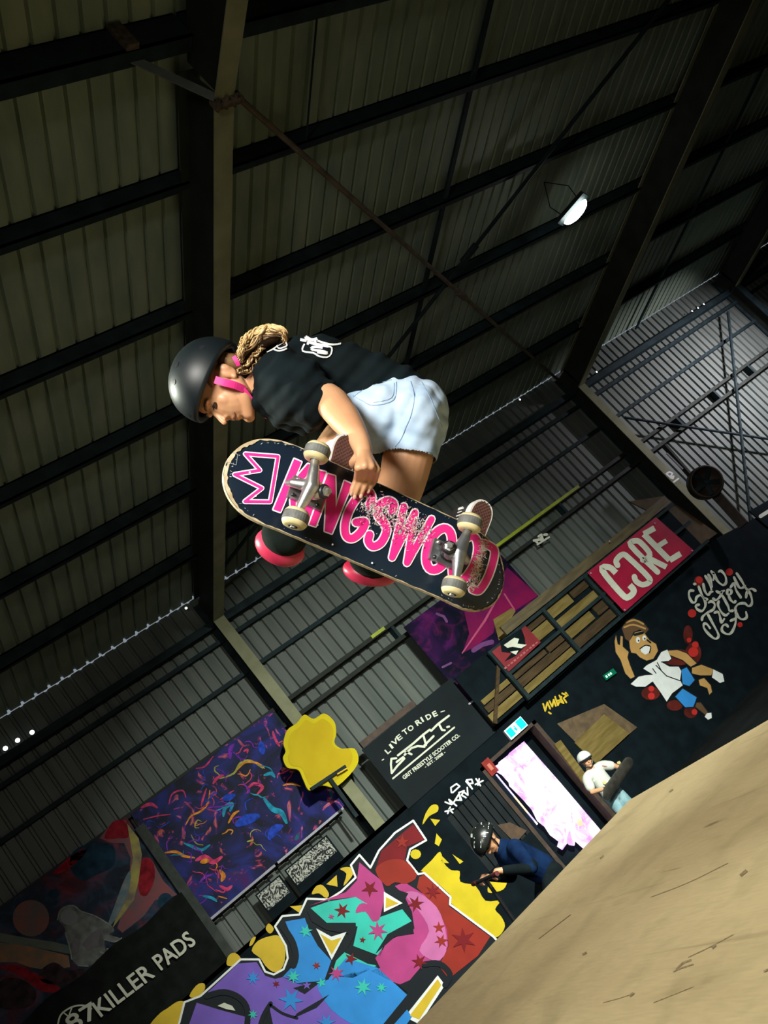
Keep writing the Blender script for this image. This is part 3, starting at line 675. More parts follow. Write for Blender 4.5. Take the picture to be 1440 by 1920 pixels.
stroke(G(), MU(CON), 3.8, lay(3)).make('white_outline', p_white, t)
FILL = [('purple', p_purple, [(190, 835), (320, 712), (395, 706), (430, 762), (470, 775), (530, 760), (560, 795), (640, 795), (690, 772), (760, 870), (810, 1000), (470, 1000), (445, 880), (400, 1000), (350, 1000), (365, 900), (330, 850), (270, 830)]),
        ('purple', p_purple, [(105, 1000), (150, 872), (240, 900), (350, 930), (340, 1000)]),
        ('blue', p_blue, [(512, 540), (592, 526), (612, 580), (645, 640), (700, 700), (672, 782), (560, 792), (500, 768), (545, 720), (560, 680), (545, 620)]),
        ('blue', p_blue, [(690, 772), (760, 690), (890, 730), (1010, 840), (880, 1000), (810, 1000), (760, 870)]),
        ('teal', p_teal, [(615, 485), (690, 458), (800, 440), (850, 470), (900, 522), (990, 490), (1030, 540), (930, 612), (900, 682), (790, 640), (808, 560), (700, 562)]),
        ('teal', p_teal, [(765, 655), (830, 690), (885, 722), (790, 770), (700, 765), (720, 700)]),
        ('magenta', p_mag, [(815, 298), (870, 345), (905, 372), (922, 430), (900, 522), (850, 470), (800, 440), (690, 452), (612, 475), (760, 420), (805, 372)]),
        ('magenta', p_mag, [(930, 620), (1040, 570), (1030, 500), (995, 430), (960, 395), (1000, 380), (1080, 430), (1140, 500), (1172, 570), (1178, 640), (1135, 722), (1080, 710), (1000, 805), (940, 782), (860, 742), (900, 730), (880, 690)]),
        ('red', p_red, [(880, 330), (905, 252), (1035, 142), (1080, 205), (1010, 235), (1000, 292), (1050, 352), (1010, 385), (960, 380), (925, 395)]),
        ('orange', p_orange, [(1060, 358), (1080, 348), (1180, 442), (1180, 477), (1350, 602), (1300, 680), (1180, 775), (1140, 722), (1180, 640), (1168, 560), (1120, 470), (1050, 402)])]
for n_, m_, q in FILL: patch(G(), MU(q), lay(4)).make('letter_fill', m_, t)
OV = [(p_pink, [(1000, 430), (1050, 420), (1130, 480), (1165, 570), (1170, 660), (1130, 702), (1060, 660), (1100, 580), (1060, 500)]), (p_orange, [(880, 330), (930, 290), (1000, 292), (1050, 352), (1010, 385), (960, 380), (925, 395)]), (p_blue, [(640, 795), (690, 775), (740, 830), (800, 960), (700, 900)]),
      (p_mag, [(850, 470), (900, 522), (870, 540), (840, 500), (800, 505), (815, 470)])]
for m_, q in OV: patch(G(), MU(spline(q, 3, True)), lay(5)).make('blend_patch', m_, t)
BL = [[(600, 495), (680, 545), (800, 545), (802, 585), (765, 650), (885, 718), (850, 712), (755, 665), (770, 590), (680, 575), (620, 540)], [(545, 812), (668, 778), (592, 836)], [(545, 935), (560, 915), (692, 838), (640, 892)], [(1030, 538), (1038, 590), (960, 602), (880, 672), (930, 592)], [(925, 395), (1015, 425), (990, 470), (920, 420)], [(670, 785), (700, 702), (715, 700), (690, 775), (560, 800)], [(975, 800), (1020, 780), (1010, 830)]]
for q in BL: patch(G(), MU(q), lay(6)).make('black_line', p_black, t)
for wd, q in ((24, [(190, 845), (260, 828), (325, 852), (358, 905), (352, 1000)]), (18, [(452, 875), (420, 930), (400, 1000)]), (11, [(448, 878), (500, 915), (560, 935)]), (26, [(545, 720), (555, 680), (540, 620), (500, 560)]), (24, [(1080, 715), (1140, 712), (1185, 755), (1165, 800)])):
    stroke(G(), MU(spline(q, 4)), wd / 2.18, lay(6)).make('black_line', p_black, t)
for q, m_ in (([(915, 418), (992, 465), (915, 502)], p_white), ([(638, 568), (700, 602), (762, 583), (702, 697)], p_white), ([(235, 885), (262, 872), (295, 885), (308, 905), (270, 898)], p_cream)): patch(G(), MU(q), lay(7)).make('counter', m_, t)
for q in ([(924, 440), (975, 466), (922, 485)], [(655, 590), (702, 618), (742, 605), (702, 675)]): patch(G(), MU(q), lay(8)).make('counter_fill', p_gold, t)
for q, m_ in (([(1000, 930), (1135, 760), (1165, 800), (1060, 960)], p_white), ([(1020, 925), (1135, 775), (1150, 800), (1060, 940)], p_gold), ([(930, 990), (1010, 900), (1030, 930), (980, 1000)], p_blue)):
    patch(G(), MU(q), lay(5 + (m_ is not p_white))).make('corner_piece', m_, t)
def star(cx, cy, r, n=6, a0=0.3): return [(cx + (r if i % 2 == 0 else r * 0.38) * math.cos(a0 + i * math.pi / n), cy + (r if i % 2 == 0 else r * 0.38) * math.sin(a0 + i * math.pi / n)) for i in range(2 * n)]
for cx, cy, r, m_ in ((858, 405, 36, p_red), (745, 495, 34, p_red), (890, 578, 42, p_mag), (1045, 468, 36, p_red), (1115, 418, 34, p_red), (1240, 615, 52, p_red), (780, 692, 28, p_red), (722, 752, 34, p_mag), (830, 808, 38, p_teal), (535, 860, 52, p_blue), (545, 765, 30, p_teal), (595, 580, 30, p_teal), (640, 720, 18, p_orange), (475, 795, 16, p_red), (1060, 705, 34, p_red), (1150, 620, 30, p_orange), (1140, 565, 26, p_orange), (380, 770, 30, p_blue), (380, 920, 22, p_teal), (680, 955, 40, p_blue), (990, 215, 30, p_orange), (700, 520, 14, p_mag), (828, 615, 14, p_red), (660, 790, 22, p_teal), (905, 810, 24, p_teal), (600, 800, 20, p_purple)):
    patch(G(), MU(star(cx, cy, r, 5 + int(cx) % 3, cx * 0.1)), lay(7)).make('paint_star', m_, t)

# ---- tags
GB = cr(660, 1250, 4.235)
g = G(); pr = lay(2)
for q in ([(740, 1075), (790, 1095), (770, 1055), (830, 1105)], [(790, 1000), (785, 960), (830, 930), (855, 950), (800, 1000)], [(800, 1090), (850, 1010), (870, 1060), (820, 1060)], [(860, 1060), (850, 1000), (890, 985), (870, 1020), (905, 1040)], [(880, 990), (920, 1020), (915, 960)], [(905, 910), (955, 970), (910, 900), (950, 895), (960, 925), (930, 930)], [(985, 890), (1020, 945)], [(980, 935), (1040, 905)], [(1000, 940), (1010, 890)], [(740, 1150), (805, 1130)], [(760, 1165), (780, 1115)], [(770, 1130), (800, 1160)]):
    stroke(g, GB(q), 3.0, pr)
tag(g.make('white_tag', p_white), 'white spray-painted signature tag on the dark boarding', 'graffiti')
MZ = cr(740, 1040, 3.79)
g = G()
for q in ([(1055, 1060), (1070, 1110), (1085, 1050), (1105, 1095)], [(1100, 1040), (1120, 1080), (1130, 1030), (1145, 1075)], [(1140, 1010), (1160, 1070), (1185, 1010)], [(1170, 1000), (1200, 1055), (1160, 1035)], [(1190, 985), (1225, 1000), (1200, 1020), (1220, 1050)], [(1095, 1120), (1110, 1130)], [(1215, 980), (1230, 1000)]):
    stroke(g, MZ(q), 3.2, wallp(FY - 0.01))
tag(g.make('yellow_tag', p_gold), 'yellow spray-painted tag on the black boarding above the doorway', 'graffiti')

# ---- scooter brand banner
t = thing('scooter_banner', 'black banner with white slogan and underlined hand-drawn logo', 'banner', (6, 13.66, 2.4))
slab(4.95, 6.95, 2.42, 3.55, 13.60, 0.012).make('sheet', mat('black vinyl', (0.006, 0.010, 0.012), 0.7, 0.2, 2, spec=0.15), t)
pr = wallp(13.594); g = G()
for body, a, b, h in (('L', (285, 695), (310, 672), 40), ('I', (318, 652), (330, 642), 40), ('V', (335, 628), (372, 598), 40), ('E', (372, 590), (402, 566), 40), ('T', (418, 545), (450, 522), 40), ('O', (458, 518), (495, 492), 40), ('R', (520, 470), (555, 448), 40), ('I', (562, 440), (572, 434), 40), ('D', (600, 425), (635, 405), 40), ('E', (652, 400), (682, 385), 40)):
    tl(g, body, GB([a])[0], GB([b])[0], h / 4.235, pr, 0.5)
stroke(g, GB([(705, 360), (735, 350)]), 1.6, pr); stroke(g, GB([(240, 742), (252, 735)]), 2.0, pr)
g.make('slogan', p_cream, t)
g = G()
GL = cr(720, 1320, 6.347)
for q in ([(145, 645), (88, 652), (82, 720), (92, 822)], [(92, 822), (160, 735), (242, 650), (228, 632), (150, 690)], [(165, 612), (350, 468), (460, 370), (545, 305), (560, 320), (640, 240), (772, 140)], [(245, 565), (328, 598)], [(245, 605), (325, 525), (400, 500), (482, 508)], [(470, 380), (488, 440), (500, 490)], [(482, 492), (590, 382)], [(655, 240), (690, 308), (722, 312)], [(752, 275), (775, 268)]): stroke(g, GL(q), 4.0, pr)
g.make('logo', p_cream, t)
stroke(G(), GB([(325, 888), (812, 482)]), 3.2, pr).make('underline', p_cream, t)
g = tl(G(), 'GRIT FREESTYLE SCOOTER CO.', GB([(415, 897)])[0], GB([(858, 552)])[0], 7.2, pr, 0.35); tl(g, '- EST. 2008 -', GB([(585, 805)])[0], GB([(745, 685)])[0], 5.2, pr, 0.3)
g.make('small_print', p_cream, t)
tag(G().box((5.0, 13.62, 3.56), (6.15, 13.68, 3.66)).make('brown_plank', mat('dark brown timber', (0.06, 0.035, 0.022), 0.7, 0.3, 8)), 'dark brown timber plank along the top of the black slogan banner', 'plank')

# ---- purple and magenta banner
m_pur = banner_mat('magenta print', (((0.40, (0.003, 0.004, 0.012)), (0.52, (0.012, 0.004, 0.030)), (0.60, (0.04, 0.006, 0.06)), (0.72, (0.10, 0.006, 0.05))), ((0.5, k0), (0.66, (0.035, 0.002, 0.02)), (0.8, (0.1, 0.005, 0.03)))), 1.3, 1.2)
t = thing('magenta_banner', 'dark purple and magenta printed banner below the skateboard tail', 'banner', (8, 13.75, 3.1))
slab(6.95, 9.45, 3.05, 4.72, 13.75, 0.012).make('sheet', m_pur, t)
patch(G(), MZ([(480, 340), (640, 300), (800, 90), (1020, 290), (860, 395), (720, 480), (700, 560), (560, 660), (480, 700), (530, 560)]), wallp(13.743)).make('magenta_field', mat('magenta field', (0.20, 0.006, 0.06), 0.6, 0.2, 2, col2=(0.09, 0.006, 0.06), spec=0.1), t)
g = stroke(G(), MZ([(735, 300), (640, 470), (480, 700)]), [2.5, 4.5, 2], wallp(13.738)); stroke(g, MZ([(780, 280), (850, 390)]), 3, wallp(13.738)); g.make('pink_streak', mat('pink streak', (0.40, 0.06, 0.14), 0.5, 0.1), t)
for q, wd in (([(300, 420), (350, 440), (370, 475)], 5), ([(560, 680), (620, 640), (690, 620)], 9), ([(340, 800), (400, 770)], 4)): stroke(G(), MZ(q), wd, wallp(13.738)).make('violet_streak', mat('violet streak', (0.12, 0.03, 0.14), 0.5, 0.2), t)
tag(stroke(G(), MZ([(530, 1060), (760, 890)]), 3.4, wallp(13.58)).make('white_edge_strip', m_rail), 'short white strip below the magenta banner', 'strip')

# ---- mezzanine balustrade of planks in a black frame
m_ply = mat('yellow timber', (0.13, 0.092, 0.026), 0.8, 0.35, 5, spec=0.1, col2=(0.20, 0.15, 0.05), stretch=(0.5, 1, 3)); m_ply2 = mat('brown timber', (0.045, 0.029, 0.015), 0.8, 0.3, 6, spec=0.1, col2=(0.075, 0.05, 0.024), stretch=(0.5, 1, 3))
t = thing('balustrade', 'timber plank balustrade with black steel frame on the mezzanine', 'railing', (9, 13.3, 2.5))
BY = 13.32
G().box((8.15, BY, 3.50), (13.0, BY + 0.05, 3.68)).make('top_rail', mat('top rail timber', (0.10, 0.076, 0.034), 0.7, 0.3, 5, stretch=(0.5, 1, 3)), t)
for z0, z1, a, b, mm in ((3.30, 3.42, 8.4, 9.0, m_ply2), (3.08, 3.28, 8.45, 9.0, m_ply), (3.22, 3.42, 9.05, 9.7, m_ply), (3.0, 3.16, 9.05, 10.2, m_ply), (3.26, 3.44, 9.75, 10.9, m_ply2), (3.02, 3.24, 10.2, 11.2, m_ply2), (2.84, 2.95, 7.75, 8.55, m_ply2), (2.68, 2.82, 7.75, 9.0, m_ply2), (2.54, 2.66, 7.75, 9.0, m_ply), (2.80, 2.95, 8.6, 9.0, m_ply2), (2.86, 2.95, 6.98, 7.62, m_ply), (2.72, 2.84, 6.95, 7.62, m_ply2), (2.56, 2.70, 6.9, 7.62, m_ply), (2.76, 2.93, 9.08, 9.8, m_ply), (2.55, 2.72, 9.08, 10.2, m_ply2), (2.75, 2.95, 9.9, 11, m_ply2)):
    G().box((a, BY + 0.06, z0), (b, BY + 0.09, z1)).make('plank', mm, t)
G().box((6.9, BY + 0.1, 2.5), (12.9, BY + 0.12, 3.5)).make('backing', m_black, t)
for xx_ in (7.66, 9.03, 10.2): G().box((xx_ - 0.035, BY - 0.03, 2.48), (xx_ + 0.035, BY + 0.03, 3.48)).make('post', m_steel, t)
for z in (3.45, 2.985, 2.49): G().box((7.62, BY - 0.02, z - 0.03), (13.0, BY + 0.03, z + 0.03)).make('frame_bar', m_steel, t)
patch(G(), MZ([(700, 460), (830, 380), (860, 400), (800, 500), (840, 560), (740, 610)]), wallp(13.72)).make('gusset', m_ply, t)
G().bar((6.9, BY + 0.05, 2.53), (7.65, BY + 0.05, 3.2), 0.05, 0.06).make('stair_string', m_ply2, t)
# small red-black banner on it
t = thing('small_red_banner', 'small red and black banner with white letter on the balustrade', 'banner', (8, 13.27, 2.9))
pr = wallp(13.27)
patch(G(), MZ([(690, 690), (930, 505), (1038, 622), (812, 832)]), pr).make('sheet', mat('dark red vinyl', (0.20, 0.012, 0.018), 0.5, 0.2, 3), t)
patch(G(), MZ([(750, 620), (900, 525), (925, 590), (930, 650), (860, 720), (780, 760), (830, 700), (760, 690)]), wallp(13.266)).make('black_field', m_black, t)
g = G(); patch(g, MZ([(775, 642), (850, 590), (885, 598), (872, 632), (940, 640), (900, 665), (838, 655), (800, 662)]), wallp(13.262)); patch(g, MZ([(820, 690), (880, 680), (862, 712)]), wallp(13.262)); g.make('letter', p_cream, t)
g = G(); RB = cr(910, 1160, 7.93)
for k in range(11):
    cx = 300 + 46 * k; cy = 735 - 37 * k; stroke(g, RB([(cx - 14, cy + 8), (cx + 16, cy - 18)]), (3.6, 2.4, 3.0)[k % 3], wallp(13.262), rnd=False)
o_ = g.make('blurred_lettering', mat('pale red print', (0.38, 0.12, 0.12), 0.5, 0.1), t); o_['kind'] = 'stuff'

# ---- red core banner
CB = cr(1080, 950, 4)
t = thing('red_banner', 'crimson banner with large white rounded lettering', 'banner', (11.4, 13.25, 2.5))
pr = wallp(13.25)
patch(G(), CB([(85, 495), (600, 78), (885, 330), (365, 790)]), pr).make('sheet', mat('crimson vinyl', (0.36, 0.012, 0.045), 0.4, 0.18, 2.5, bump=0.3), t)
pr = wallp(13.243)
for pts, wd in (([(300, 497), (250, 455), (196, 475), (350, 662), (398, 675), (435, 632), (402, 588)], 46), ([(312, 440), (302, 402), (350, 358), (402, 390), (540, 525), (550, 565), (500, 585), (452, 560), (438, 525)], 42), ([(612, 490), (412, 292), (450, 256), (490, 275), (552, 350), (530, 392), (500, 400)], 42), ([(540, 385), (678, 452)], 42), ([(590, 160), (508, 206), (702, 402), (785, 352)], 44), ([(600, 305), (680, 255)], 38)):
    stroke(G(), CB(spline(pts, 4) if len(pts) > 4 and wd != 44 else pts), wd / 4, pr, rnd=(wd < 46 and len(pts) > 4)).make('letter', p_cream, t)
for a, b in ((250, 260), (110, 500), (870, 330), (365, 775), (590, 125)):
    p = CB([(a, b)])[0]; G().lathe(PW(p[0], p[1], 13.24), (0, -1, 0), [(0, 0.015), (0.01, 0.015)], 8).make('eyelet', m_rail, t)

# ---- cartoon figure and script on the right boarding
pr = lambda k: wallp(FY - 0.004 - 0.004 * k)
t = thing('cartoon_mural', 'painted cartoon figure in striped beanie, white shirt and blue shorts', 'mural', (10.5, FY, 0.3))
m_glow = paint('dark red spray', (0.10, 0.012, 0.008), 0.5); m_spot = paint('red spray dot', (0.50, 0.025, 0.02))
for q in (circ(760, 1130, 130, 60, 20, 0.5), circ(560, 1400, 70, 50), circ(880, 1100, 60, 80), circ(840, 960, 35, 70), circ(860, 1540, 50, 45), circ(740, 1490, 60, 40), circ(920, 560, 35, 40)): patch(G(), CB(q), pr(0)).make('red_haze', m_glow, t)
for cx, cy, r in ((880, 1090, 38), (895, 1035, 25), (870, 800, 32), (1150, 490, 28), (925, 550, 26), (565, 1420, 26), (565, 1365, 22), (888, 1540, 22), (1230, 885, 20), (848, 1000, 18)): patch(G(), CB(circ(cx, cy, r, r, 12)), pr(1)).make('red_dot', m_spot, t)
FIG = [('arm', p_tan, [(300, 965), (312, 1030), (330, 1040), (335, 970), (350, 975), (350, 1050), (395, 1090), (385, 1130), (405, 1190), (440, 1275), (410, 1290), (370, 1250), (335, 1150), (298, 1090), (290, 1010)]),
       ('beanie', p_brown, [(345, 910), (375, 850), (430, 838), (500, 865), (545, 920), (520, 950), (480, 920), (430, 940), (400, 1010), (370, 990)]),
       ('head', p_tan, [(400, 1010), (440, 945), (500, 930), (550, 1000), (600, 1030), (615, 1080), (580, 1140), (530, 1155), (480, 1130), (450, 1100), (415, 1095), (405, 1060)]),
       ('far_arm', p_tan, [(690, 1080), (760, 1075), (830, 1100), (905, 1175), (860, 1200), (800, 1150), (700, 1110)]),
       ('shirt', p_white, [(605, 1150), (640, 1090), (685, 1072), (715, 1140), (690, 1160), (640, 1165), (700, 1200), (770, 1200), (790, 1235), (780, 1300), (800, 1340), (720, 1400), (680, 1462), (640, 1400), (575, 1310), (520, 1350), (450, 1350), (410, 1330), (470, 1275), (520, 1265), (580, 1260), (505, 1215), (530, 1190)]),
       ('shorts', p_blue, [(790, 1225), (830, 1205), (890, 1300), (850, 1345), (800, 1330)]), ('shorts', p_blue, [(800, 1365), (905, 1430), (880, 1500), (820, 1505), (745, 1425)]),
       ('leg', p_tan, [(870, 1210), (940, 1185), (1030, 1220), (1015, 1265), (930, 1265), (870, 1250)]), ('leg', p_tan, [(920, 1300), (960, 1285), (1010, 1340), (1020, 1390), (1000, 1410), (985, 1360), (930, 1340)]), ('leg', p_brown, [(905, 1470), (935, 1470), (990, 1545), (970, 1560), (895, 1500)]),
       ('shoe', p_white, [(1030, 1220), (1100, 1255), (1112, 1310), (1080, 1322), (1020, 1280)]), ('shoe', p_white, [(980, 1550), (1015, 1545), (1018, 1585), (990, 1598), (965, 1575)])]
for n_, m_, q in FIG:
    cx = sum(p[0] for p in q) / len(q); cy = sum(p[1] for p in q) / len(q)
    o_ = patch(G(), CB(q), pr(3)).make('painted_' + n_, m_, t)
    stroke(G(), CB(q), 3.2, pr(2), closed=True).make('outline', p_black, o_)
hd_ = [o for o in t.children if o.name.startswith('painted_head')][0]
g = G(); patch(g, CB(circ(465, 1000, 16, 24, 12)), pr(4)); patch(g, CB(circ(512, 985, 15, 20, 12)), pr(4)); patch(g, CB([(482, 1062), (520, 1040), (558, 1052), (548, 1095), (520, 1110), (490, 1090)]), pr(4)); g.make('eyes_and_teeth', p_white, hd_)
g = G(); stroke(g, CB(spline([(480, 1065), (520, 1040), (560, 1050), (550, 1095)], 3)), 2, pr(5)); stroke(g, CB([(535, 1000), (560, 1020)]), 3, pr(5)); patch(g, CB(circ(470, 1005, 6, 8, 8)), pr(5)); patch(g, CB(circ(516, 990, 6, 8, 8)), pr(5)); stroke(g, CB([(440, 960), (500, 945)]), 5, pr(5)); g.make('face_lines', p_black, hd_)
bn = [o for o in t.children if o.name.startswith('painted_beanie')][0]
g = G()
for q in ([(378, 868), (440, 850), (505, 880)], [(362, 905), (430, 885), (520, 915)]): stroke(g, CB(spline(q, 3)), 3.2, pr(4))
g.make('beanie_stripe', p_tan, bn)
sh = [o for o in t.children if o.name.startswith('painted_shirt')][0]
g = G()
for q in ([(600, 1190), (680, 1270), (780, 1305)], [(610, 1170), (640, 1230)], [(575, 1215), (600, 1250)], [(690, 1160), (640, 1165)]): stroke(g, CB(q), 1.8, pr(4))
g.make('shirt_line', p_black, sh)
# script lettering
g = G(); g2 = G()
SC = [[(320, 460), (265, 465), (255, 540), (300, 630), (350, 630), (370, 560), (430, 530), (490, 600), (500, 690), (450, 765), (380, 740), (355, 690), (400, 670)], [(400, 400), (430, 480), (470, 560), (525, 590)], [(470, 360), (490, 460), (540, 525), (580, 480), (610, 475)], [(500, 240), (560, 340), (590, 440)], [(545, 220), (580, 290), (600, 400)], [(590, 170), (630, 230), (620, 300)],
      [(620, 190), (680, 310), (760, 375), (810, 340), (800, 240), (740, 165), (700, 175)], [(670, 470), (720, 490), (780, 460)], [(750, 470), (720, 550), (660, 600), (620, 580)], [(450, 900), (460, 850), (530, 790), (620, 740), (640, 660), (590, 620), (550, 640)], [(530, 800), (600, 930), (690, 1100), (690, 1160), (640, 1180), (550, 1110), (480, 1020), (480, 960), (520, 960), (570, 1020)],
      [(640, 790), (690, 780), (720, 850), (740, 935), (785, 880)], [(700, 620), (690, 680), (740, 780), (800, 830), (850, 800)], [(760, 540), (840, 690), (860, 760), (910, 760)], [(830, 450), (830, 510), (880, 510), (890, 460), (840, 440)], [(850, 540), (880, 600), (930, 640), (950, 620)], [(880, 410), (930, 350), (960, 450), (1030, 560)], [(930, 260), (1000, 400), (1050, 420), (1090, 390)],
      [(970, 200), (1050, 320), (1100, 410), (1170, 500), (1200, 600), (1190, 670), (1140, 690), (1090, 650), (1000, 660), (950, 720), (960, 800), (950, 960), (890, 1090), (820, 1110), (750, 1060), (760, 990), (810, 970), (840, 1000)], [(1110, 560), (1130, 470), (1190, 430), (1250, 460)], [(960, 780), (1000, 860), (1060, 890), (1120, 860), (1110, 780)], [(880, 910), (950, 880)], [(330, 360), (350, 360)]]
SB = cr(1260, 1050, 8)
for q in SC:
    s_ = spline(SB(q), 4); k = len(s_)
    stroke(g, s_, [4.4 + 1.0 * math.sin(j * 0.7) for j in range(k)], wallp(FY - 0.02))
tag(g.make('script_lettering', mat('cream script paint', (0.55, 0.56, 0.46), 0.5, 0.2, 10)), 'cream flowing script lettering painted above the cartoon figure', 'graffiti')

# ---- doorway with bright mural panel, signs
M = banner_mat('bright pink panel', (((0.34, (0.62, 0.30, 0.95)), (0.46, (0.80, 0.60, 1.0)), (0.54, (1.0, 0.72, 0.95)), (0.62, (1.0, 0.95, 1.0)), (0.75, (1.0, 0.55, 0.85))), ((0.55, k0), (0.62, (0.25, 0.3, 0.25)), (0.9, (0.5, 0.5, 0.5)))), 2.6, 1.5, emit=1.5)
DR = cr(840, 1320, 3.79)
t = thing('glowing_panel', 'bright glowing pink and lilac panel in the doorway', 'panel', (6.9, 13.85, 0))
q = [(320, 450), (360, 425), (365, 410), (430, 360), (440, 345), (540, 265), (800, 560), (1080, 890), (1190, 1030), (1080, 1130), (960, 1020), (905, 970), (900, 1005), (865, 1000), (850, 985), (815, 1035), (780, 1010), (790, 975), (730, 930), (690, 870), (640, 830), (600, 750), (540, 680), (500, 640), (440, 580), (435, 555), (385, 500), (350, 480)]
extr([(a, b) for a, b in DR(q)], 13.82, 13.85).make('panel', M, t)
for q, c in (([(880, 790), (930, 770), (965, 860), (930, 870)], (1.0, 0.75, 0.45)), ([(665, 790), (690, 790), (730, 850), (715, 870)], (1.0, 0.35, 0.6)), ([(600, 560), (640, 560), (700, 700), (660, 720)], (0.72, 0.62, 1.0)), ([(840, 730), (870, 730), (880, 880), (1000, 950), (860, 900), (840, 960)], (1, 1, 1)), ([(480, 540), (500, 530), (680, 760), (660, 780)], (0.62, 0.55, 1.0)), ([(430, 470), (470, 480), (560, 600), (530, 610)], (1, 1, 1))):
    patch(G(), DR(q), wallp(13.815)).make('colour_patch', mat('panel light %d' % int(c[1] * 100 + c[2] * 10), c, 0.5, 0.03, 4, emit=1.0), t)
t = thing('door_frame', 'dark timber door frame around the glowing panel', 'door frame', (6.9, FY, 0))
for a, b, z0, z1 in ((6.30, 6.37, 0, 2.16), (7.56, 7.64, 0, 2.16), (6.30, 7.64, 2.10, 2.16)): G().box((a, FY - 0.02, z0), (b, FY + 0.2, z1)).make('jamb' if z0 == 0 else 'head_jamb', mat('dark brown frame', (0.045, 0.026, 0.016), 0.7, 0.3, 8), t)
t = thing('exit_sign', 'lit teal and white exit sign above the doorway', 'sign', (7.2, 13.5, 2.2))
G().box((7.03, FY - 0.08, 2.165), (7.44, FY - 0.02, 2.35)).make('housing', m_rail, t)
me_t = mat('exit teal glow', (0.0, 0.50, 0.46), 0.4, 0.1, 10, emit=0.9); me_w = mat('exit white glow', (0.75, 0.95, 0.92), 0.4, 0.02, 10, emit=0.9)
y_ = FY - 0.082
G().box((7.03, y_, 2.165), (7.44, FY - 0.079, 2.35)).make('lit_face', me_w, t)
g = G().box((7.05, y_ - 0.004, 2.19), (7.17, y_ - 0.001, 2.33)); g.make('arrow_field', me_t, t)
G().box((7.29, y_ - 0.004, 2.18), (7.43, y_ - 0.001, 2.34)).make('door_field', me_t, t)
g = G().box((7.20, y_ - 0.005, 2.22), (7.24, y_ - 0.001, 2.28)); g.box((7.215, y_ - 0.005, 2.285), (7.24, y_ - 0.001, 2.31)); g.make('running_figure', me_t, t)
t = thing('small_exit_sign', 'small dim green exit sign beside the painted figure', 'sign', (9.3, 13.5, 1.9))
a = PW(1131, 1273, FY - 0.05); b = PW(1155, 1256, FY - 0.05); d = (b - a).normalized(); c_ = (a + b) / 2
G().frame(c_, d, Vector((0, 1, 0)), d.cross(Vector((0, -1, 0))), 0.26, 0.03, 0.10).make('lit_face', mat('green glow', (0.0, 0.10, 0.05), 0.4, 0.2, 10, emit=0.5), t)
for s_ in (-0.09, -0.03, 0.02): G().frame(c_ + d * s_ + Vector((0, -0.017, 0)), d, Vector((0, 1, 0)), d.cross(Vector((0, -1, 0))), 0.035, 0.004, 0.04).make('pictogram', mat('pale green glow', (0.5, 0.9, 0.7), 0.4, 0.1, 10, emit=0.8), t)
t = thing('alarm_sign', 'small red notice box at the top corner of the doorway', 'sign', (6.45, 13.5, 2))
G().box((6.36, FY - 0.06, 1.95), (6.52, FY - 0.02, 2.21)).make('box', mat('red box', (0.26, 0.02, 0.015), 0.4, 0.2), t)
G().box((6.41, FY - 0.066, 2.02), (6.47, FY - 0.06, 2.13)).make('label_plate', mat('salmon label', (0.5, 0.16, 0.10), 0.5, 0.1), t)
t = thing('light_tube', 'thin violet and orange light tube beside the glowing panel', 'light', (6.44, 13.55, 1))
for z0, z1, c in ((1.5, 1.93, (0.50, 0.42, 1.0)), (1.18, 1.5, (1.0, 0.62, 0.35)), (1.02, 1.18, (0.42, 0.35, 1.0)), (0.96, 1.02, (1, 1, 1))):
    G().tube([(6.44, FY - 0.05, z0), (6.44, FY - 0.05, z1)], 0.014, 8).make('tube_segment', mat('tube glow %d' % int(z0 * 100), c, 0.4, 0.03, 5, emit=1.0), t)
# plywood boards behind the boy
t = thing('plywood_board', 'tilted plywood board leaning behind the boy in white helmet', 'board', (8.5, 13.5, 0.9))
patch(G(), DR([(775, 140), (1110, 0), (1345, 165), (1290, 212), (1110, 70), (905, 270)]), wallp(FY - 0.02)).make('dark_face', mat('dark plywood', (0.10, 0.065, 0.03), 0.7, 0.3, 8), t)
extr(DR([(900, 275), (1110, 72), (1290, 210), (1055, 425)]), FY - 0.05, FY - 0.02).make('light_face', m_ply, t)
tag(extr(DR([(755, 285), (800, 255), (1010, 540), (960, 560)]), FY - 0.06, FY - 0.02).make('plywood_strip', m_ply), 'narrow upright plywood strip left of the boy', 'board')
tag(extr(DR([(350, 860), (440, 840), (560, 900), (480, 990)]), FY + 0.0, FY + 0.01).make('brown_board', mat('brown panel', (0.07, 0.038, 0.018), 0.7, 0.3, 8)), 'brown board beside the crouching rider', 'board')
# brown board and bulky drum at the right column
tag(G().add([PW(u, v, 13.45) for u, v in ((1180, 940), (1245, 930), (1345, 1000), (1300, 1032), (1236, 968))] + [PW(u, v, 13.45) + Vector((0, 0.03, 0)) for u, v in ((1180, 940), (1245, 930), (1345, 1000), (1300, 1032), (1236, 968))],
        [(4, 3, 2, 1, 0), (5, 6, 7, 8, 9), (0, 1, 6, 5), (1, 2, 7, 6), (2, 3, 8, 7), (3, 4, 9, 8), (4, 0, 5, 9)]).make('brown_wall_board', mat('dark ochre board', (0.06, 0.035, 0.012), 0.8, 0.3, 6)), 'dark brown board behind the top of the crimson banner', 'board')
c_ = PW(1322, 905, 13.2)
t = thing('drum_fan', 'dark round drum fan hanging beside the far column', 'fan', c_)
fa = Vector((-0.45, -0.85, -0.1)).normalized()
G().lathe(c_ - fa * 0.15, fa, [(0, 0.30), (0.02, 0.34), (0.26, 0.34), (0.30, 0.31), (0.28, 0.29), (0.10, 0.28)], 24).make('drum', mat('dark brown drum', (0.035, 0.022, 0.016), 0.6, 0.3), t, True)
G().lathe(c_ + fa * 0.02, fa, [(0, 0.06), (0.08, 0.05)], 12).make('hub', m_steel, t)
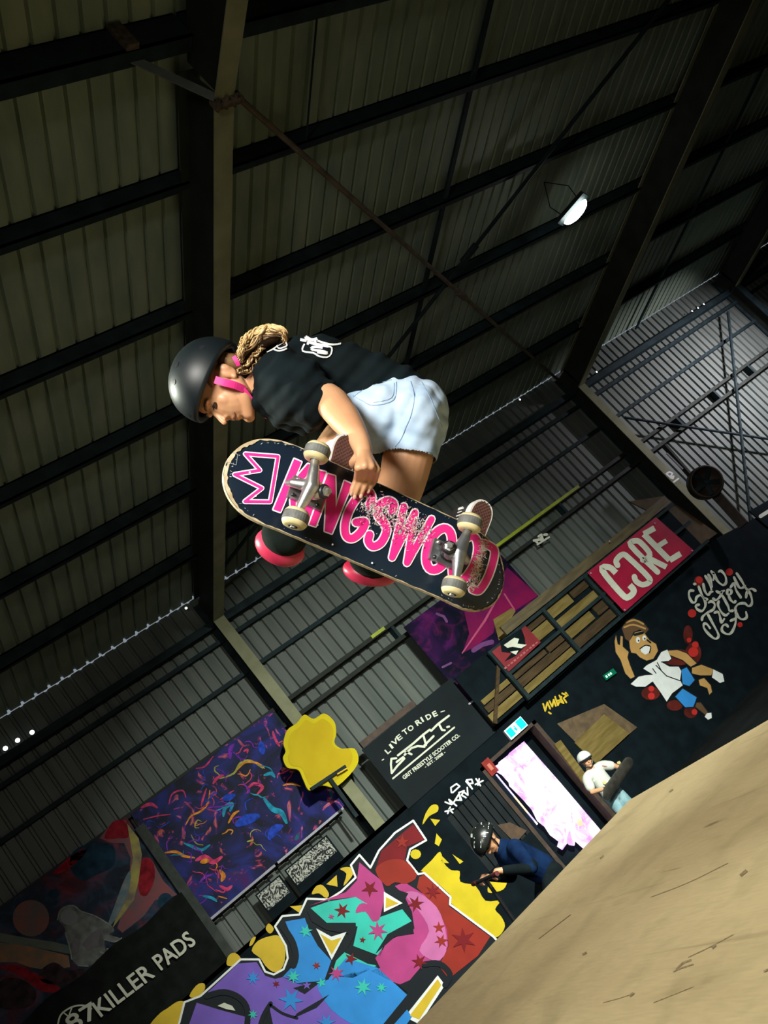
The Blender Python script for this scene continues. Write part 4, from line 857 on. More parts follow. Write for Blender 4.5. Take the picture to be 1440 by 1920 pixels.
for k in range(5):
    a_ = k * 2 * math.pi / 5; ux = fa.cross(Vector((0, 0, 1))).normalized(); uy = fa.cross(ux)
    dd = ux * math.cos(a_) + uy * math.sin(a_); G().bar(c_ + fa * 0.06 + dd * 0.04, c_ + fa * 0.06 + dd * 0.27, 0.09, 0.01, fa + dd.cross(fa) * 0.4).make('blade', m_steel, t)
G().bar(c_ + Vector((-0.05, 0.1, 0.3)), PW(1245, 835, 13.25), 0.12, 0.08).make('hanger', m_web, t)
G().bar(PW(1250, 850, 13.15), PW(1280, 880, 13.15), 0.03, 0.03).make('pipe', m_rail, t)
G().bar(c_ + Vector((0.1, 0.1, -0.3)), PW(1395, 985, 13.2), 0.2, 0.08).make('duct', mat('dark brown drum', (0, 0, 0)), t)
# signs on the wall rail and at the right edge
g = G(); ST = cr(990, 980, 15.87)
for q, wd in (([(320, 410), (400, 360)], 5), ([(490, 360), (560, 350)], 5), ([(180, 530), (330, 505)], 5), ([(390, 410), (425, 530)], 7), ([(280, 650), (630, 430)], 3.4), ([(240, 560), (300, 620)], 4)): stroke(g, ST(q), wd, wallp(13.947))
tag(g.make('white_sticker', p_cream), 'small white lettered sticker on the wall rail above the crimson banner', 'sticker')
t = thing('corner_sign', 'dark sign with white mark at the right picture edge', 'sign', PW(1432, 962, FY - 0.02))
extr([(1405, 958), (1440, 938), (1475, 963), (1440, 988)], FY - 0.03, FY).make('board', m_black, t); stroke(G(), [(1426, 968), (1442, 958)], 7, wallp(FY - 0.036)).make('mark', p_cream, t)
# ================================================================== skateboard
def cv(x, y, z): return RX * x + RY * y + RZ * z          # camera axes -> hall axes
ca, sa, cb, sb = math.cos(math.radians(20)), math.sin(math.radians(20)), math.cos(math.radians(24)), math.sin(math.radians(24))
bL = cv(0.912 * ca, 0.410 * ca, sa).normalized()
bW = cv(-0.410 * cb, 0.912 * cb, -sb); bW = (bW - bL * bW.dot(bL)).normalized()
bN = bL.cross(bW)
if bN.dot(RZ) > 0: bN = -bN                               # towards the camera: underside of the deck
bC = P(703, 984, 2.20)
HL, HW, FLAT = 0.408, 0.107, 0.245
def kick(s): return 0.0 if abs(s) < FLAT - 0.03 else 0.42 * (abs(s) - FLAT + 0.03) ** 1.25 * 0.62
def BP(s, t, h=0.0): return bC + bL * s + bW * t + bN * (h - kick(s))
def bst(u, v, h=0.0):
    d = ray(u, v); o = CAM; k = 0.0
    for _ in range(4):
        q = bC + bN * (h - k); p = o + d * ((q - o).dot(bN) / d.dot(bN)); s = (p - bC).dot(bL); t = (p - bC).dot(bW); k = kick(s)
    return s, t
def bpj(h):
    def f(u, v):
        s, t = bst(u, v, h); return BP(s, t, h)
    return f
HN = 0.386                                               # nose end
def halfw(s):
    a = abs(s); e = HL if s > 0 else HN; b = 0.275 if s > 0 else 0.255
    return HW if a < b else HW * max(0.0, 1 - ((a - b) / (e - b)) ** 2.3) ** 0.5
def bmat(name, base, speck, scale, lo, hi, rough):
    M = mat(name, base, rough, 0.15, 30); return M
sk = thing('skateboard', 'skateboard held in the air, black underside with big pink lettering', 'skateboard', tuple(BP(0, 0)))
ns, nt = 60, 10; vs_, fs, mi = [], [], []
ss = [(HL + HN) / 2 * -math.cos(math.pi * i / ns) + (HL - HN) / 2 for i in range(ns + 1)]
def row(h):
    for s in ss:
        for j in range(nt + 1):
            t = halfw(s) * (2 * j / nt - 1); vs_.append(BP(s, t, h - 0.004 * (abs(2 * j / nt - 1) ** 2 - 0)))
row(0.0); row(-0.0115); K = (ns + 1) * (nt + 1)
for i in range(ns):
    for j in range(nt):
        a = i * (nt + 1) + j; q = (a, a + 1, a + nt + 2, a + nt + 1)
        fs.append(q); mi.append(0); fs.append(tuple(K + k for k in reversed(q))); mi.append(1)
for i in range(ns):
    for j in (0, nt):
        a = i * (nt + 1) + j; b = a + nt + 1; fs.append((a, b, K + b, K + a)); mi.append(2)
m_bd = mat('black deck print', (0.006, 0.011, 0.022), 0.28, 0.5, 3, col2=(0.010, 0.022, 0.038)); m_grip = mat('grip tape', (0.01, 0.01, 0.01), 0.95, 0.2, 90)
m_plyE = mat('chipped maple edge', (0.36, 0.27, 0.15), 0.7, 0.3, 40, col2=(0.58, 0.48, 0.31))
dk = obj('deck', vs_, fs, [m_bd, m_grip, m_plyE], sk)
for p, k in zip(dk.data.polygons, mi): p.material_index = k
# worn maple rim showing along the underside edge
g = G(); rim = []
N_ = 120
for i in range(N_):
    a = 2 * math.pi * i / N_; s = HL * math.cos(a); w_ = halfw(s) * (1 if math.sin(a) >= 0 else -1); rim.append((s, w_))
rnd = random.Random(3); ring = []
pts_o = [(s * 1.0, w_) for s, w_ in rim]
# even spacing along the outline
full = []
for s in [(HL + HN) / 2 * math.sin(math.pi * (i / 90 - 0.5)) + (HL - HN) / 2 for i in range(91)]: full.append((s, -halfw(s)))
for s in [(HL + HN) / 2 * math.sin(math.pi * (0.5 - i / 90)) + (HL - HN) / 2 for i in range(91)]: full.append((s, halfw(s)))
for i, (s, w_) in enumerate(full):
    e = (0.0022 if abs(s) < 0.26 else 0.0045) * rnd.uniform(0.35, 1.4) + (0.004 if s < -0.345 else 0)
    l = math.hypot(s * 0.26, w_) or 1; nxs, nxt = (s / abs(s) if s else 0) * max(0, abs(s) - 0.27) / 0.14, w_ / HW
    q = math.hypot(nxs, nxt) or 1; ring.append((s - nxs / q * e, w_ - nxt / q * e))
n_ = len(full)
vv = [BP(s, w_, 0.0006 - 0.004 * (1 if abs(w_) > 0.09 else 0.5)) + bN * 0.0006 for s, w_ in full] + [BP(s, w_, 0.0012 - 0.004 * (abs(w_) / HW) ** 2) for s, w_ in ring]
obj('worn_rim', vv, orient(vv, [(i, (i + 1) % n_, n_ + (i + 1) % n_, n_ + i) for i in range(n_)], bN), m_plyE, sk)

# lettering
m_pk = mat('hot pink print', (0.90, 0.03, 0.27), 0.4, 0.08, 8, spec=0.3); m_pkd = mat('worn pink print', (0.55, 0.05, 0.20), 0.4, 0.4, 25); m_wh = mat('white print', (0.96, 0.88, 0.95), 0.5, 0.04, spec=0.3)
B1 = cr(400, 800, 4.8); B2 = cr(660, 860, 4.645); B3 = cr(560, 680, 3.6)
def ell(cx, cy, a, b, ang, n=28, a0=0, a1=2 * math.pi):
    out = []
    for i in range(n + (0 if a1 - a0 > 6.28 else 1)):
        t = a0 + (a1 - a0) * i / n; x_, y_ = a * math.cos(t), b * math.sin(t)
        out.append((cx + x_ * math.cos(ang) - y_ * math.sin(ang), cy + x_ * math.sin(ang) + y_ * math.cos(ang)))
    return out
LET = [('crown', B1([(287, 245), (582, 268), (512, 676), (282, 674), (438, 553), (190, 430), (420, 392)]), 5.2, 'c'),
       ('stem', B1([(728, 290), (792, 318), (602, 768), (540, 745)]), 0, 'p'), ('arm', B1([(735, 470), (850, 335), (905, 350), (790, 500)]), 0, 'p'), ('leg', B1([(690, 620), (740, 640), (738, 800), (700, 790)]), 0, 'p'),
       ('letter_i', B1([(948, 392), (1012, 408), (856, 850), (788, 828)]), 0, 'p'),
       ('letter_n', B1([(1030, 425), (1096, 445), (1102, 735), (1180, 488), (1246, 518), (1066, 962), (1003, 940), (1018, 640), (920, 898), (862, 880)]), 0, 'p'),
       ('letter_g', B3([(478, 965), (492, 905), (462, 868), (400, 905), (340, 1000), (312, 1100), (322, 1170), (365, 1185), (420, 1140), (448, 1075), (388, 1078)]), 14.0, 's'),
       ('letter_s', B3([(632, 1000), (640, 952), (600, 932), (545, 965), (535, 1030), (580, 1085), (592, 1140), (555, 1215), (500, 1240), (470, 1205), (478, 1160)]), 14.0, 's'),
       ('letter_w', B2([(452, 415), (348, 862), (548, 468), (478, 908), (692, 525)]), 11.5, 'l'),
       ('letter_o', B2(ell(757, 788, 190, 98, math.radians(-70))), 15.0, 'o'),
       ('letter_o', B2(ell(985, 870, 205, 92, math.radians(-70))), 14.0, 'o'),
       ('letter_d', B2([(1128, 735), (1190, 755), (1240, 800), (1228, 900), (1180, 1040), (1110, 1145), (1050, 1140)]), 13.0, 's')]
EPS = 0.00002
for n_, pts, wd, k in LET:
    f1, f2 = bpj(0.0008), bpj(0.0016); w_ = 2.6
    if k == 'p':
        a = stroke(G(), pts, w_ * 2, f1, bN, True).make('white_border', m_wh, sk); patch(G(), pts, f2, bN).make('pink_' + n_, m_pk, sk)
    else:
        q = spline(pts, 9) if k == 's' else pts
        stroke(G(), q, wd + w_ * 2 - (1 if k == 'c' else 0), f1, bN, k in 'co').make('white_border', m_wh, sk)
        stroke(G(), q, wd, f2, bN, k in 'co').make('pink_' + n_, m_pk, sk)
EPS = 0.00012
# scrapes: wood, white and worn pink shards across the middle letters and behind the rear truck
def shards(name, region, n, cols, ang, ln, wd, seed):
    r = random.Random(seed); gs = {c: G() for c in cols}
    for _ in range(n):
        u, v = region(r); a = ang + r.gauss(0, 0.7); l = r.uniform(*ln); w_ = r.uniform(*wd)
        d = Vector((math.cos(a), math.sin(a))); nn = Vector((-d.y, d.x)); c = Vector((u, v))
        pts = [c - d * l, c - d * l * 0.2 + nn * w_ * r.uniform(.5, 1), c + d * l * r.uniform(.6, 1), c + nn * -w_ * r.uniform(.5, 1)]
        patch(gs[r.choice(cols)], [(p.x, p.y) for p in pts], bpj(0.0022 + r.uniform(0, 0.0006)), bN)
    for c, g_ in gs.items():
        o = g_.make(name, MATS[c], sk); o['kind'] = 'stuff'
mat('bare wood scrape', (0.70, 0.60, 0.44), 0.8, 0.3, 60); mat('pale scrape', (0.62, 0.66, 0.66), 0.7, 0.3, 60); mat('dark scrape', (0.02, 0.03, 0.035), 0.6, 0.3, 60)
mat('faded pink print', (0.80, 0.36, 0.52), 0.6, 0.2, 40); pal = ['bare wood scrape', 'pale scrape', 'faded pink print', 'pale scrape', 'worn pink print', 'dark scrape']
def band(r):
    t = r.random(); c = B3([(440 + 420 * t, 960 + 190 * t)])[0]; return c[0] + r.gauss(0, 9), c[1] + r.gauss(0, 15)
shards('scrape_mark', band, 1100, pal, -0.9, (0.8, 4.2), (0.4, 1.5), 5)
def tailb(r):
    t = r.random(); c = B2([(1150 - 110 * t, 720 + 420 * t)])[0]; return c[0] + r.gauss(0, 5), c[1] + r.gauss(0, 4)
shards('tail_scrape', tailb, 420, ['bare wood scrape', 'pale scrape', 'bare wood scrape', 'worn pink print'], 0.3, (1.5, 7), (0.3, 1.3), 6)
def edgeb(r):
    i = r.randrange(len(full)); s, w_ = full[i]; p = BP(s * 0.96, w_ * 0.93); d = p - CAM; z = d.dot(RZ); return 720 + F * d.dot(RX) / z, 960 + F * d.dot(RY) / z
shards('edge_chip', edgeb, 70, ['bare wood scrape', 'pale scrape'], 0.4, (0.8, 3.5), (0.3, 0.9), 8)

# trucks and wheels
m_metal = mat('brushed aluminium', (0.62, 0.62, 0.60), 0.32, 0.2, 40, metal=0.9); m_metal2 = mat('grey cast metal', (0.30, 0.32, 0.33), 0.4, 0.2, 30, metal=0.85)
m_bush = mat('black bushing', (0.012, 0.012, 0.014), 0.4, 0.2); m_wheel = mat('cream urethane', (0.66, 0.56, 0.30), 0.45, 0.12, 20); m_tread = mat('worn grey tread', (0.13, 0.135, 0.125), 0.6, 0.35, 35)
for sgn, s0 in ((-1, -0.211), (1, 0.222)):
    mh = m_metal if sgn < 0 else m_metal2
    t = G().frame(BP(s0 - sgn * 0.02, 0, 0.008), bL, bW, bN, 0.088, 0.056, 0.012)
    tr = t.make('truck', m_metal2, sk, label='metal truck, ' + ('nose' if sgn < 0 else 'tail') + ' end')
    for i in (-1, 1):
        for j in (-1, 1): G().lathe(BP(s0 - sgn * 0.02 + i * 0.032, j * 0.02, 0.012), bN, [(0, 0.005), (0.006, 0.005), (0.008, 0.003)], 8).make('bolt', m_bush if j > 0 else m_metal, tr)
    A = lambda t_, h, ds=0.0: BP(s0, 0, 0) + bL * ds + bW * t_ + bN * h
    # hanger: tapering arms to the axle plus the kingpin yoke
    g = G()
    g.tube([A(-0.070, 0.055), A(-0.045, 0.058, -sgn * 0.004), A(0, 0.060, -sgn * 0.012), A(0.045, 0.058, -sgn * 0.004), A(0.070, 0.055)], [0.009, 0.013, 0.019, 0.013, 0.009], 12)
    g.tube([A(0, 0.052, -sgn * 0.005), A(0, 0.046, -sgn * 0.028), A(0, 0.042, -sgn * 0.04)], [0.018, 0.024, 0.020], 12)
    g.tube([A(0, 0.05), A(0, 0.03, sgn * 0.028), A(0, 0.016, sgn * 0.036)], [0.015, 0.011, 0.008], 10)
    remesh('hanger', g, mh, tr, 0.003, 3)
    kp = A(0, 0.036, -sgn * 0.030); ka = (bN * 0.9 - bL * sgn * 0.43).normalized()
    G().lathe(kp - ka * 0.026, ka, [(0, 0.017), (0.012, 0.019), (0.020, 0.017), (0.021, 0.010), (0.048, 0.010), (0.049, 0.017), (0.056, 0.018), (0.062, 0.015)], 18).make('bushing', m_bush, tr, True)
    G().lathe(kp + ka * 0.036, ka, [(0, 0.013), (0.003, 0.013), (0.004, 0.008), (0.011, 0.0075)], 6).make('kingpin_nut', m_metal, tr)
    G().tube([A(-0.1, 0.055), A(0.1, 0.055)], 0.004, 8).make('axle', m_metal, tr)
    for j in (-1, 1):
        c = A(j * 0.0855, 0.055); R = 0.0305
        w_ = G().lathe(c, bW, [(-0.021, 0.012), (-0.021, 0.020), (-0.019, 0.0255), (-0.013, 0.0295), (-0.011, R - 0.0005), (0.011, R - 0.0005), (0.013, 0.0295), (0.019, 0.0255), (0.021, 0.020), (0.021, 0.012)], 28).make('wheel', m_wheel, sk, True)
        G().lathe(c, bW, [(-0.0105, R - 0.001), (-0.0100, R + 0.0005), (0.0100, R + 0.0005), (0.0105, R - 0.001)], 28).make('tread', m_tread, w_)
        G().lathe(c, bW, [(-0.0215, 0.006), (-0.0215, 0.011), (0.0215, 0.011), (0.0215, 0.006)], 14).make('bearing', m_bush, w_)
        G().lathe(A(j * 0.107, 0.055), bW, [(-0.003, 0.0065), (0.003, 0.0065)], 6).make('axle_nut', m_metal, w_)
for s_, t_ in ((-0.09, 0.09), (0.02, 0.094), (-0.14, 0.06), (-0.33, 0.0), (-0.30, 0.05)):
    G().lathe(BP(s_, t_, 0.001), bN, [(0, 0.0025), (0.001, 0.0025)], 8).make('paint_chip', m_wh, sk)
g = stroke(G(), B1([(120, 315), (205, 345), (220, 250), (175, 232)]), 1.0, bpj(0.001), bN); g.make('scratch_box', mat('faint scratch', (0.25, 0.28, 0.30), 0.5, 0.1), sk)

# ================================================================== skater
m_skin = mat('tanned skin', (0.53, 0.265, 0.135), 0.45, 0.10, 9, bump=0.05, col2=(0.62, 0.34, 0.185), spec=0.45)
m_tee = mat('black cotton', (0.0035, 0.0075, 0.009), 0.9, 0.35, 7, bump=0.5, spec=0.12); m_den = mat('light washed denim', (0.33, 0.46, 0.62), 0.85, 0.2, 9, bump=0.3, col2=(0.50, 0.63, 0.77), spec=0.2)
m_stitch = mat('denim seam', (0.22, 0.33, 0.48), 0.85, 0.2, 40, spec=0.1)
rider = thing('person', 'skater in matte black helmet, black tee and pale denim shorts grabbing board', 'person', tuple(P(650, 860, 2.5)))
# head frame
hF = cv(-0.28, 0.90, -0.32).normalized(); hU = cv(-0.95, -0.28, 0.0); hU = (hU - hF * hU.dot(hF)).normalized(); hR = hF.cross(hU)
if hR.dot(RZ) > 0: hR = -hR                                # ear side towards the camera
hO = P(413, 722, 2.62)
def H(f, u, r): return hO + hF * f + hU * u + hR * r
def hb(g, f, u, r, a, b, c, n=16, k=12): return g.eball(H(f, u, r), hF * a, hU * b, hR * c, n, k)
g = G()
hb(g, 0.0, 0.02, 0, 0.096, 0.105, 0.076); hb(g, 0.028, -0.04, 0, 0.066, 0.080, 0.060); hb(g, 0.060, -0.106, 0, 0.018, 0.016, 0.021)
for s_ in (-1, 1):
    limb(g, [H(0.0, -0.055, 0.050 * s_), H(0.03, -0.088, 0.040 * s_), H(0.062, -0.108, 0.012 * s_)], [0.022, 0.020, 0.018])
    hb(g, 0.052, -0.035, 0.036 * s_, 0.023, 0.028, 0.021); hb(g, 0.080, 0.006, 0.028 * s_, 0.013, 0.009, 0.026); hb(g, 0.089, -0.051, 0.010 * s_, 0.009, 0.007, 0.007)
    hb(g, -0.014, -0.020, 0.074 * s_, 0.019, 0.031, 0.010); hb(g, -0.020, -0.012, 0.080 * s_, 0.012, 0.020, 0.009); hb(g, -0.006, -0.046, 0.076 * s_, 0.008, 0.009, 0.007)
limb(g, [H(0.084, -0.004, 0), H(0.096, -0.028, 0), H(0.107, -0.050, 0)], [0.007, 0.0072, 0.0082]); hb(g, 0.082, -0.071, 0, 0.010, 0.006, 0.019); hb(g, 0.079, -0.083, 0, 0.009, 0.006, 0.016)
# neck, torso, limbs
neck1 = P(500, 712, 2.64); chest = P(565, 722, 2.66); belly = P(660, 748, 2.66); pelv = P(745, 775, 2.64)
limb(g, [H(-0.035, -0.05, 0), neck1], [0.055, 0.062])
limb(g, [neck1, chest, belly, pelv], [0.085, 0.115, 0.10, 0.095])
shN, shF = P(545, 712, 2.52), P(540, 712, 2.80)
limb(g, [shF, chest, shN], [0.06, 0.09, 0.06])
elb = P(624, 757, 2.42); wri = P(683, 851, 2.19)
limb(g, [shN, P(585, 735, 2.47), elb], [0.055, 0.050, 0.046]); limb(g, [elb, P(646, 785, 2.345), P(671, 820, 2.25), wri], [0.046, 0.042, 0.028, 0.0205])
# hand over the board edge
def hp(u, v, h): return P(u, v, ((BP(*bst(u, v)) - CAM).dot(RZ)) - h)
kn = [P(672, 877, 2.125), P(684, 874, 2.115), P(696, 875, 2.12), P(707, 881, 2.135)]
for k_, rr in zip(kn, (0.0105, 0.0108, 0.0105, 0.0095)): limb(g, [wri, (wri + k_) / 2 - RZ * 0.004, k_], [0.0185, 0.0125, rr])
limb(g, [(wri * 0.35 + k_ * 0.65) for k_ in kn], [0.0115, 0.013, 0.013, 0.011])
TIP = [[(668, 899, 0.020), (662, 913, 0.015), (658, 924, 0.008)], [(678, 898, 0.024), (670, 916, 0.017), (664, 931, 0.008)], [(690, 898, 0.024), (682, 915, 0.017), (676, 929, 0.008)], [(702, 901, 0.020), (695, 912, 0.014), (690, 920, 0.008)]]
for k_, tp in zip(kn, TIP): limb(g, [k_] + [hp(*q) for q in tp], [0.0092, 0.0080, 0.0072, 0.0062], 12)
limb(g, [wri, P(664, 868, 2.22), P(660, 884, 2.255)], [0.018, 0.014, 0.010], 12)     # thumb on the far side
# far arm, tucked behind the body
limb(g, [shF, P(590, 770, 2.92), P(640, 800, 2.82)], [0.052, 0.044, 0.036]); limb(g, [P(640, 800, 2.82), P(665, 815, 2.76)], [0.034, 0.03])
# legs: hip - knee - ankle, feet on the deck
def onboard(s, t, h): return BP(s, t, -0.0115 - h)
s1, t1 = bst(640, 842); s2, t2 = bst(905, 962)
ank1 = onboard(s1, -0.075, 0.095); ank2 = onboard(s2, -0.075, 0.095)
kn1, kn2 = P(535, 1000, 2.60), P(692, 1052, 2.66)
hip1, hip2 = P(705, 785, 2.63), P(772, 800, 2.60)
limb(g, [hip1, P(650, 830, 2.56), P(590, 915, 2.58), kn1], [0.080, 0.074, 0.064, 0.056]); limb(g, [kn1, (kn1 + ank1) / 2 + RZ * 0.03, ank1], [0.052, 0.052, 0.034])
limb(g, [hip2, P(766, 850, 2.56), P(745, 930, 2.58), kn2], [0.080, 0.073, 0.066, 0.056]); limb(g, [kn2, (kn2 + ank2) / 2 + RZ * 0.03, ank2], [0.052, 0.052, 0.034])
limb(g, [ank1, onboard(s1, 0.03, 0.04)], [0.034, 0.028]); limb(g, [ank2, onboard(s2, 0.03, 0.04)], [0.034, 0.028])
body = remesh('body', g, m_skin, rider, 0.0031, 5)
bb = bvh(body)
# face details
m_dark = mat('dark lash', (0.02, 0.012, 0.01), 0.5, 0.2); m_lip = mat('lip', (0.42, 0.14, 0.11), 0.4, 0.1); m_eye = mat('eye', (0.03, 0.02, 0.018), 0.15, 0.1)
for s_ in (-1, 1):
    e = G().eball(H(0.0765, -0.016, 0.031 * s_), hF * 0.010, hU * 0.006, hR * 0.0125, 12, 8).make('eye', m_eye, rider, True)
    lid = [H(0.0855, -0.010 - 0.004 * abs(q), (0.030 + 0.014 * q) * s_) - hF * (0.010 * (0.5 + 0.5 * q) ** 2) for q in (-1, -0.5, 0, 0.5, 1)]; G().tube(lid, 0.0022, 6).make('eyelid', m_dark, e)
    bw = [H(0.0925 - 0.006 * max(0, q), 0.008 + 0.003 * (1 - q * q), (0.028 + 0.022 * q) * s_) - hF * (0.012 * max(0, q) ** 2) for q in (-1, -0.4, 0.2, 0.7, 1)]
    G().tube(bw, [0.002, 0.0032, 0.0032, 0.0025, 0.001], 6).make('eyebrow', mat('brown brow', (0.07, 0.035, 0.018), 0.7, 0.2), rider)
G().tube(spline([H(0.0905, -0.0770, 0.0), H(0.089, -0.0768, 0.010), H(0.083, -0.0755, 0.020), H(0.076, -0.071, 0.028)], 3), 0.0018, 6).make('mouth_line', mat('mouth line', (0.14, 0.04, 0.03), 0.6, 0.1), rider)
# finger nails and creases
m_nail = mat('finger nail', (0.68, 0.42, 0.32), 0.25, 0.05)
for tp in TIP:
    a = hp(*tp[2]); b = hp(*tp[1]); d = (a - b).normalized(); nn = (bN - d * bN.dot(d)).normalized()
    G().eball(a + nn * 0.0062 + d * 0.001, d * 0.0062, d.cross(nn) * 0.0045, nn * 0.0014, 10, 6).make('nail', m_nail, rider, True)

# ---- helmet
m_shell = mat('matte black shell', (0.005, 0.009, 0.011), 0.46, 0.15, 3, spec=0.4)
g = G(); n_, k_ = 40, 16; vs_, fs = [], []
hc = H(-0.005, 0.030, 0); ax_, ay_, az_ = 0.130, 0.118, 0.112
def hpt(ph, a, e=0.0):
    """ph from the crown down, a around: 0 front"""
    rim = 1.0
    f_, r_ = math.cos(a), math.sin(a)
    sp = math.sin(ph) ** 0.92
    return hc + hF * (f_ * (ax_ + e) * sp) + hR * (r_ * (az_ + e) * sp) + hU * (math.cos(ph) * (ay_ + e))
def phmax(a):
    c = math.cos(a)                                        # deep at the back, high over the ears, peak at the front
    return math.radians(97 + 11 * max(0, -c) ** 1.5 - 4 * max(0, c) + 3 * math.sin(a) ** 2)
for e in (0.0, -0.016):
    for i in range(k_ + 1):
        for j in range(n_):
            a = 2 * math.pi * j / n_; vs_.append(hpt(max(1e-3, phmax(a) * i / k_), a, e))
Q = (k_ + 1) * n_
for i in range(k_):
    for j in range(n_):
        q = (i * n_ + j, (i + 1) * n_ + j, (i + 1) * n_ + (j + 1) % n_, i * n_ + (j + 1) % n_); fs.append(q); fs.append(tuple(Q + x_ for x_ in reversed(q)))
for j in range(n_): fs.append((k_ * n_ + j, Q + k_ * n_ + j, Q + k_ * n_ + (j + 1) % n_, k_ * n_ + (j + 1) % n_))
hel = obj('helmet', vs_, orient(vs_, fs, Vector((0, 0, 1))) if False else fs, m_shell, rider, True, 'matte black skate helmet')
bm = bmesh.new(); bm.from_mesh(hel.data); bmesh.ops.recalc_face_normals(bm, faces=bm.faces); bm.to_mesh(hel.data); bm.free()
hbv = bvh(hel)
for u, v in ((331, 684), (326, 716), (352, 778), (379, 651)):
    pj = surf(hbv, 0.0); c = pj(u, v); h_ = hbv.ray_cast(CAM, ray(u, v).normalized()); nn = h_[1] if h_[1] is not None else -RZ
    if nn.dot(RZ) > 0: nn = -nn
    G().lathe(c - nn * 0.004, nn, [(0, 0.0085), (0.0046, 0.0085), (0.0048, 0.004)], 16).make('vent_hole', m_bush, hel)
for u, v in ((398, 716), (432, 662)):
    pj = surf(hbv, 0.001); c = pj(u, v); G().lathe(c, -RZ, [(0, 0.006), (0.003, 0.005), (0.005, 0.002)], 12).make('rivet', m_metal, hel)
m_strap = mat('hot pink webbing', (0.85, 0.03, 0.25), 0.6, 0.1, 80)
def strap(name, pts, w_, parent, lift=0.0):
    """flat webbing through 3D points, width across the view"""
    P3 = spline([Vector(p) for p in pts], 5); vs_, fs = [], []
    for i, p in enumerate(P3):
        d = (P3[min(i + 1, len(P3) - 1)] - P3[max(i - 1, 0)]).normalized(); q = d.cross(RZ).normalized() * w_ / 2
        for dz in (-0.0012, 0.0012): vs_ += [p + q - RZ * dz, p - q - RZ * dz]
    for i in range(len(P3) - 1):
        a = i * 4; b = a + 4
        fs += [(a, a + 1, b + 1, b), (a + 2, b + 2, b + 3, a + 3), (a, b, b + 2, a + 2), (a + 1, a + 3, b + 3, b + 1)]
    return obj(name, vs_, fs, m_strap, parent)
strap('chin_strap', [P(403, 712, 2.525), P(420, 717, 2.522), P(440, 722, 2.53), P(458, 730, 2.55)], 0.021, hel)
strap('chin_strap', [P(456, 729, 2.548), P(470, 748, 2.565), P(487, 768, 2.59), P(502, 783, 2.62)], 0.014, hel)
strap('rear_strap', [P(438, 668, 2.535), P(444, 678, 2.535), P(447, 686, 2.54)], 0.012, hel)

# ---- hair
m_h1 = mat('brown hair', (0.10, 0.050, 0.018), 0.45, 0.3, 40, col2=(0.22, 0.12, 0.045)); m_h2 = mat('blond hair', (0.55, 0.36, 0.13), 0.4, 0.3, 40, col2=(0.75, 0.55, 0.27))
r_ = random.Random(11); ga, gb = G(), G()
for i in range(230):
    q = r_.random(); w0 = r_.uniform(-1, 1); dz = r_.uniform(-0.05, 0.035)
    base = [(448 + 6 * q, 672 + 16 * w0), (462 + 5 * w0, 650 + 16 * w0), (484 + 4 * w0, 632 + 13 * w0), (508, 622 + 11 * w0), (526 + 10 * q, 626 + 10 * w0), (532 + 8 * q, 640 + 9 * w0)]
    if w0 > 0.45: base = [(446, 690 + 8 * q), (456 + 4 * q, 688), (466 + 8 * q, 678 - 10 * q), (478 + 6 * q, 668 - 12 * q), (486 + 8 * q, 650)]
    if w0 > 0.8: base = [(450, 696), (462, 700 - 6 * q), (472 + 4 * q, 690), (480 + 4 * q, 676 - 4 * q)]
    ph = r_.uniform(0, 6.28); pts = []
    for j, (u, v) in enumerate(spline(base, 5)):
        pts.append(P(u + 3.4 * math.sin(j * 0.85 + ph) + w0 * 1.5, v + 3.6 * math.cos(j * 0.72 + ph * 1.3), 2.575 + dz + 0.006 * math.sin(j * 1.1 + ph)))
    k = len(pts); rr = [0.0021 * (0.6 + 0.45 * math.sin(math.pi * (j + 0.6) / (k + 0.2))) for j in range(k)]
    (gb if (w0 < 0.1 and r_.random() < 0.75) or r_.random() < 0.2 else ga).tube(pts, rr, 6)
limb(ga, [P(440, 690, 2.60), P(465, 665, 2.60), P(492, 640, 2.60), P(518, 636, 2.60)], [0.03, 0.028, 0.024, 0.012], 10)
limb(ga, [H(-0.05, 0.0, 0.055), H(-0.058, -0.05, 0.052), H(-0.055, -0.095, 0.045)], [0.028, 0.026, 0.016], 10); limb(ga, [H(-0.03, 0.02, 0.068), H(0.02, 0.02, 0.068), H(0.045, 0.0, 0.060)], [0.012, 0.011, 0.004], 8)
ga.make('hair', m_h1, rider, True); gb.make('blond_hair_strands', m_h2, rider, True)

# ---- T-shirt
g = G()
limb(g, [P(488, 712, 2.64), P(515, 712, 2.65), P(570, 718, 2.66), P(655, 742, 2.65), P(708, 745, 2.65)], [0.078, 0.108, 0.138, 0.126, 0.112])
limb(g, [P(545, 690, 2.57), P(600, 682, 2.60), P(695, 716, 2.60), P(768, 748, 2.61)], [0.075, 0.082, 0.088, 0.078])
limb(g, [P(530, 712, 2.52), P(560, 732, 2.48), P(583, 748, 2.455)], [0.088, 0.088, 0.074]); g.tube([P(578, 744, 2.46), P(603, 757, 2.435)], [0.070, 0.068], 24); limb(g, [P(540, 745, 2.52), P(572, 772, 2.50), P(586, 788, 2.50)], [0.078, 0.060, 0.036])
limb(g, [P(540, 712, 2.80), P(580, 750, 2.88), P(610, 770, 2.9)], [0.085, 0.085, 0.075])
limb(g, [P(520, 745, 2.60), P(560, 770, 2.60), P(600, 775, 2.62)], [0.075, 0.07, 0.06])
tee = remesh('t_shirt', g, m_tee, rider, 0.006, 8, 'loose black T-shirt with white back print')
